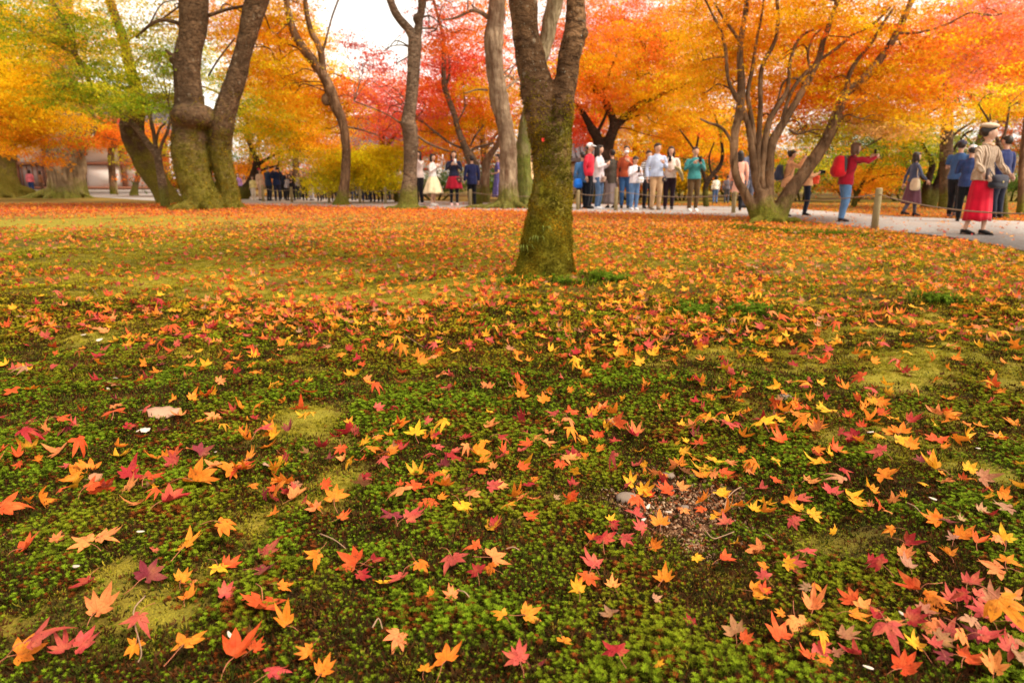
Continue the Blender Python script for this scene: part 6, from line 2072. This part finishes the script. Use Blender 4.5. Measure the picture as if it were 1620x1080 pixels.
a = person(1541, 373, 197, 'person in a beige sweater, long red skirt and tan beret walking on the path', 22, 'f', ('swing', 'swing'), (206, 178, 152), mats=M_KNIT, jacket='baggy', legs='skirt', leg_c=(196, 10, 42), skirt_z=.135, flare=.075,
           hair='bun', hat=('beret', (214, 186, 158)), stride=.05, shoe_c=M_SAND, turn=35, hem=.50, detail=2, scarf=(206, 164, 130))
phone(a, 0, 'dark phone held out by the person in the red skirt', (60, 45, 45))
bag(a, 'handbag', 'black handbag on a long strap in front of the red skirt', (48, 48, 56), (.045, -.115, .49), (.145, .06, .095), (-.05, .0, .81), c2=(60, 60, 70), name='handbag')

# ------------------------------------------------------------------ rope fence
M_POST = paint('weathered_post', (0.26, 0.20, 0.10), 0.9, 9, 0.35)
M_POSTTOP = paint('post_top', (0.42, 0.34, 0.22), 0.9, 12, 0.2)
M_ROPE = paint('rope', (0.28, 0.19, 0.13), 0.95, 40, 0.2)
POSTS = [(1383, 363, 298, 'nearest fence post, standing by the path left of the women walking'), (1160, 338, 303, 'fence post just left of the wide maple'), (974, 334.5, 297, 'fence post in the middle of the group'),
         (914, 333, 301, 'fence post at the left end of the group'), (744, 328, 300, 'fence post right of the dark red skirt'), (610, 323, 296, 'fence post under the right of the yellow maple'),
         (570, 323, 296, 'fence post under the middle of the yellow maple'), (521, 322, 298, 'fence post left of the bent dark stem'), (462, 321, 296, 'fence post before the pale grey top'),
         (417, 320, 293, 'fence post before the red hat'), (186, 309, 289, 'fence post alone before the white wall')]
pw = []
for (x, y, yt, lab) in POSTS:
    b = gpt(x, y)
    h = max(.45, min(.85, at(x, yt, b.y).z - b.z))
    o = thing('fence_post', b, lab, 'post', 'posts of the rope fence')
    r = .055 if x == 1383 else .05
    put('stake', MB().tube([(0, 0, -.15), (0, 0, h * .5), (.004, 0, h - .012), (.004, 0, h)], [r, r * .98, r * .95, r * .85], 14), M_POST, o)
    put('cut_top', MB().tube([(.004, 0, h + .0005), (.004, 0, h + .006)], [r * .8, r * .72], 14), M_POSTTOP, o)
    pw.append((b, h))
extra = gpt(1760, 430)
o = thing('fence_post', extra, 'fence post of the path just outside the right edge', 'post', 'posts of the rope fence')
put('stake', MB().tube([(0, 0, -.15), (0, 0, .6)], [.055, .05], 14), M_POST, o)
put('cut_top', MB().tube([(0, 0, .6005), (0, 0, .606)], [.045, .04], 14), M_POSTTOP, o)
chain = [(extra, .6)] + pw[:-1]


def rope(a, b, ha, hb, sag, lab):
    p0, p1 = a + Vector((0, 0, ha)), b + Vector((0, 0, hb))
    pts = []
    for k in range(15):
        u = k / 14
        q = p0.lerp(p1, u)
        q.z -= sag * 4 * u * (1 - u)
        pts.append(q)
    o = put('rope', MB().tube(pts, [.009] * 15, 6), M_ROPE)
    tag(o, lab, 'rope', 'ropes of the fence')


names = ['right edge of the path', 'path left of the nearest post', 'foot of the wide maple and the group', 'feet of the group', 'trees between the group and the dark red skirt', 'dark red skirt and the cream skirt',
         'right half of the yellow maple', 'left half of the yellow maple', 'low yellow spray', 'dark coats at left']
for k in range(len(chain) - 1):
    (a, ha), (b, hb) = chain[k], chain[k + 1]
    rope(a, b, ha * .86, hb * .86, .07 + .01 * (a - b).length, 'thin brown rope sagging along the ' + names[k])

# ------------------------------------------------------------------ small things on the moss
M_PALEROCK = paint('pale_stone', (0.22, 0.16, 0.12), 0.9, 8, 0.3)
M_PETAL = paint('white_petal', (0.58, 0.47, 0.38), 0.7, 10, 0.1)
M_DRY = paint('dry_leaf', (0.44, 0.24, 0.15), 0.75, 6, 0.2)
M_TWIG = paint('dry_twig', (0.34, 0.20, 0.12), 0.9, 30, 0.3)
for (x, y, w, lab, m) in ((1057, 755, 20, 'small grey stone at the top of the bare soil patch', M_PALEROCK), (1097, 754, 18, 'small grey stone just right of the other one', M_PALEROCK),
                          (992, 792, 34, 'flat brown grey stone at the left of the bare soil patch', M_PALEROCK), (1240, 632, 24, 'flat pale grey stone among the litter right of centre', M_PALEROCK),
                          (1083, 804, 14, 'dark small stone in the middle of the bare soil', M_PALEROCK)):
    p = gpt(x, y)
    r = w / FPX * p.y * .55
    rs = random.Random(int(x))
    o = put('stone', MB().ball((0, 0, r * .25), (r, r * .8, r * .45), 12, 8, lambda d: d * (1 + .18 * noise.noise(d * 1.7 + Vector((x, 0, 0)))), 2.6), m, None, p)
    tag(o, lab, 'stone')
PET = [(133, 535, 12, 'by the left edge, upper'), (158, 543, 13, 'just right of the upper left one'), (183, 605, 13, 'left, above the round tan leaf'), (172, 622, 11, 'left, below another petal'), (224, 852, 14, 'above the purple leaf at left'),
       (122, 908, 24, 'slender, near the left edge'), (365, 1018, 20, 'between orange leaves at the bottom left'), (219, 690, 8, 'beside the tan flake'),
       (1025, 811, 14, 'lower one on the bare soil'), (1057, 820, 13, 'right one on the bare soil'), (1018, 832, 12, 'lowest on the bare soil'), (1371, 1070, 22, 'upright at the bottom edge, right'), (1424, 983, 14, 'left of the leaf heap'),
       (1546, 718, 12, 'near the right edge'), (1376, 692, 16, 'among the litter at right'), (1474, 799, 14, 'right, on middle moss'), (342, 724, 9, 'left, on dark moss')]
for (x, y, w, lab) in PET:
    p = gpt(x, y, .018)
    r = w / FPX * p.y * .5
    o = put('petal', MB().ball((0, 0, 0), (r, r * .42, r * .16), 10, 6, lambda d: Vector((d.x, d.y * (1 - .35 * d.x), d.z + .5 * d.x * d.x))), M_PETAL, None, p)
    o.rotation_euler = (rl.uniform(-.3, .5), rl.uniform(-.3, .3), rl.uniform(0, 3.1))
    tag(o, 'small white petal ' + lab, 'petal')


def round_leaf(x, y, w, rz, lab, mat, tilt=.5):
    p = gpt(x, y, .022)
    r = w / FPX * p.y * .55
    m = MB()
    n = 26
    rr = random.Random(int(x))
    for ring, f in ((0, 0), (1, .5), (2, 1.0)):
        for k in range(n if ring else 1):
            a = 2 * math.pi * k / n
            q = f * (1 + (.07 * math.sin(7 * a) + rr.uniform(-.05, .05) if ring == 2 else 0)) * (1 + .25 * max(0, math.cos(a)) ** 8)
            X, Y = q * math.cos(a) * r * 1.1, q * math.sin(a) * r * .85
            m.v.append((X, Y, .25 * (X * X + Y * Y) / r * .3 + .05 * r * math.sin(6 * a) * f - .22 * abs(Y)))
    for k in range(n):
        m.f.append((0, 1 + k, 1 + (k + 1) % n))
        m.f.append((1 + k, 1 + n + k, 1 + n + (k + 1) % n, 1 + (k + 1) % n))
    o = put('round_leaf', m, mat, None, p)
    o.rotation_euler = (tilt, .1, rz)
    s = o.modifiers.new('thick', 'SOLIDIFY')
    s.thickness = .0008
    tag(o, lab, 'leaf')
    put('leaf_stalk', MB().tube([(-r * 1.0, 0, 0), (-r * 1.4, r * .1, r * .05), (-r * 1.8, r * .3, -.2 * r)], [r * .035, r * .03, r * .03], 5), M_TWIG, o)


round_leaf(258, 660, 38, .3, 'large round pale pinkish tan leaf lying on moss at left', M_DRY, .3)
round_leaf(152, 767, 18, 1.2, 'small round brown leaf standing in the moss at left', paint('brown_round_leaf', (0.38, 0.17, 0.08), .8), .9)
round_leaf(424, 747, 17, 2.2, 'small oval tan leaf beside the yellow maple leaf', M_DRY)
round_leaf(230, 690, 12, .8, 'tiny heart shaped cream leaf below the round pale leaf', M_PETAL)
for pts, lab in (([(1171, 782), (1160, 792), (1150, 800), (1146, 815), (1144, 826)], 'thin curly dry twig at the right of the bare soil'), ([(1110, 905 - 60), (1125, 868), (1140, 862), (1160, 858)], 'thin straw by the lower right of the bare soil'),
                 ([(1433, 808), (1445, 818), (1458, 827), (1470, 835)], 'fine straight twig pointing at the orange leaf heap on the right'), ([(232, 958), (214, 990), (226, 1046), (222, 1070)], 'long fine stem at the bottom left'),
                 ([(507, 858), (530, 872), (548, 882)], 'fine pale straw left of the red leaves near the bottom'), ([(800, 883), (812, 884), (822, 885)], 'short white straw left of the trunk line near the bottom'),
                 ([(724, 950), (735, 957), (743, 961)], 'short white stick touching the peach leaf'), ([(640, 535), (655, 548), (670, 556)], 'white straw above the middle'), ([(134, 452), (146, 462), (156, 474)], 'dark reddish twig at the upper left'),
                 ([(590, 1010), (600, 1000), (606, 1012)], 'curled pinkish stem at the bottom edge'), ([(1210, 858), (1216, 866), (1224, 870)], 'short bent straw right of the bare soil')):
    c = [gpt(x, y, .022 + .006 * (i % 2)) for i, (x, y) in enumerate(pts)]
    cc_ = crom([tuple(q) for q in c], 4)
    o = put('twig', local(MB().tube([tuple(q) for q in cc_], [.0011 * (1.3 - .5 * i / len(cc_)) for i in range(len(cc_))], 5), c[0]), M_TWIG, None, c[0])
    tag(o, lab, 'twig')
# crumbs of bark, seed and soil on the bare patch
crumbs = []
for i in range(4):
    rs = random.Random(i)
    crumbs.append(proto('crumb', MB().ball((0, 0, 0), (.004, .003, .0016), 7, 5, lambda d: d * (1 + .4 * noise.noise(d * 2 + Vector((i, 0, 0))))), M_MOSS))
    grad_attr(crumbs[-1].data, lambda c: (1, 1, 1))
P, RT, S, T = [], [], [], []
g = np.random.default_rng(5)
for (cx, cy, sx, sy, w) in [SOIL[0], SOIL[1], SOIL[5]]:
    n = int(1500 * w * (1 if sx > .1 else .5))
    X, Y = g.normal(cx, sx * .55, n), g.normal(cy, sy * .5, n)
    P.append(np.stack([X, Y, zgv(X, Y) + .002], -1))
    RT.append(np.stack([g.normal(0, .5, n), g.normal(0, .5, n), g.uniform(0, 6.28, n)], -1))
    S.append(g.uniform(.4, 1.7, n))
    pal = np.array([(.26, .12, .06), (.42, .24, .13), (.09, .035, .02), (.36, .11, .04), (.50, .33, .20)])
    T.append(pal[g.integers(0, 5, n)] * g.uniform(.7, 1.2, n)[:, None])
cr = scatter('crumbs', np.vstack(P), np.vstack(RT), np.concatenate(S), np.vstack(T), crumbs)
cr['label'] = 'crumbs of bark, seed husks and soil on the bare patch'
# grass blades growing from the moss of the near trunk
M_BLADE = paint('grass_blade', (0.22, 0.27, 0.04), .6)
for (x, y, nb, lab) in ((857, 368, 7, 'upper tuft of thin grass growing on the mossy trunk'), (850, 384, 5, 'middle tuft of thin grass growing on the mossy trunk'), (828, 398, 6, 'lower left tuft of thin grass on the mossy trunk')):
    c = at(x, y, D0 - .205)
    m = MB()
    rs = random.Random(int(x))
    for k in range(nb):
        dx = rs.uniform(-.05, .05)
        b0 = Vector((dx * .3, .03, rs.uniform(-.01, .01)))
        m.tube([b0, b0 + Vector((dx * .5, -.04, .05)), b0 + Vector((dx * 1.0, -.065, .055)), b0 + Vector((dx * 1.4, -.085, .015 + rs.uniform(-.02, .02)))], [(.0022, .0006), (.0028, .0006), (.0022, .0006), (.0006, .0004)], 4)
    o = put('grass_tuft', m, M_BLADE, None, c)
    tag(o, lab, 'grass')
o = bpy.data.objects.new('maple_leaf', leaf_meshes[3])
o.location = at(858, 222, D0 - .17)
o.rotation_euler = (1.3, .3, .4)
o.scale = (.05,) * 3
o.color = (.75, .03, .03, 1)
COL.objects.link(o)
tag(o, 'scarlet maple leaf caught in the fork of the mossy trunk', 'maple leaf')

run_jobs()
add_fur(main_tree, main_base, 26000, 1.15, 1, 1.25)
add_fur(twin, twin_base, 9000, 2.2, 2, 3.2)
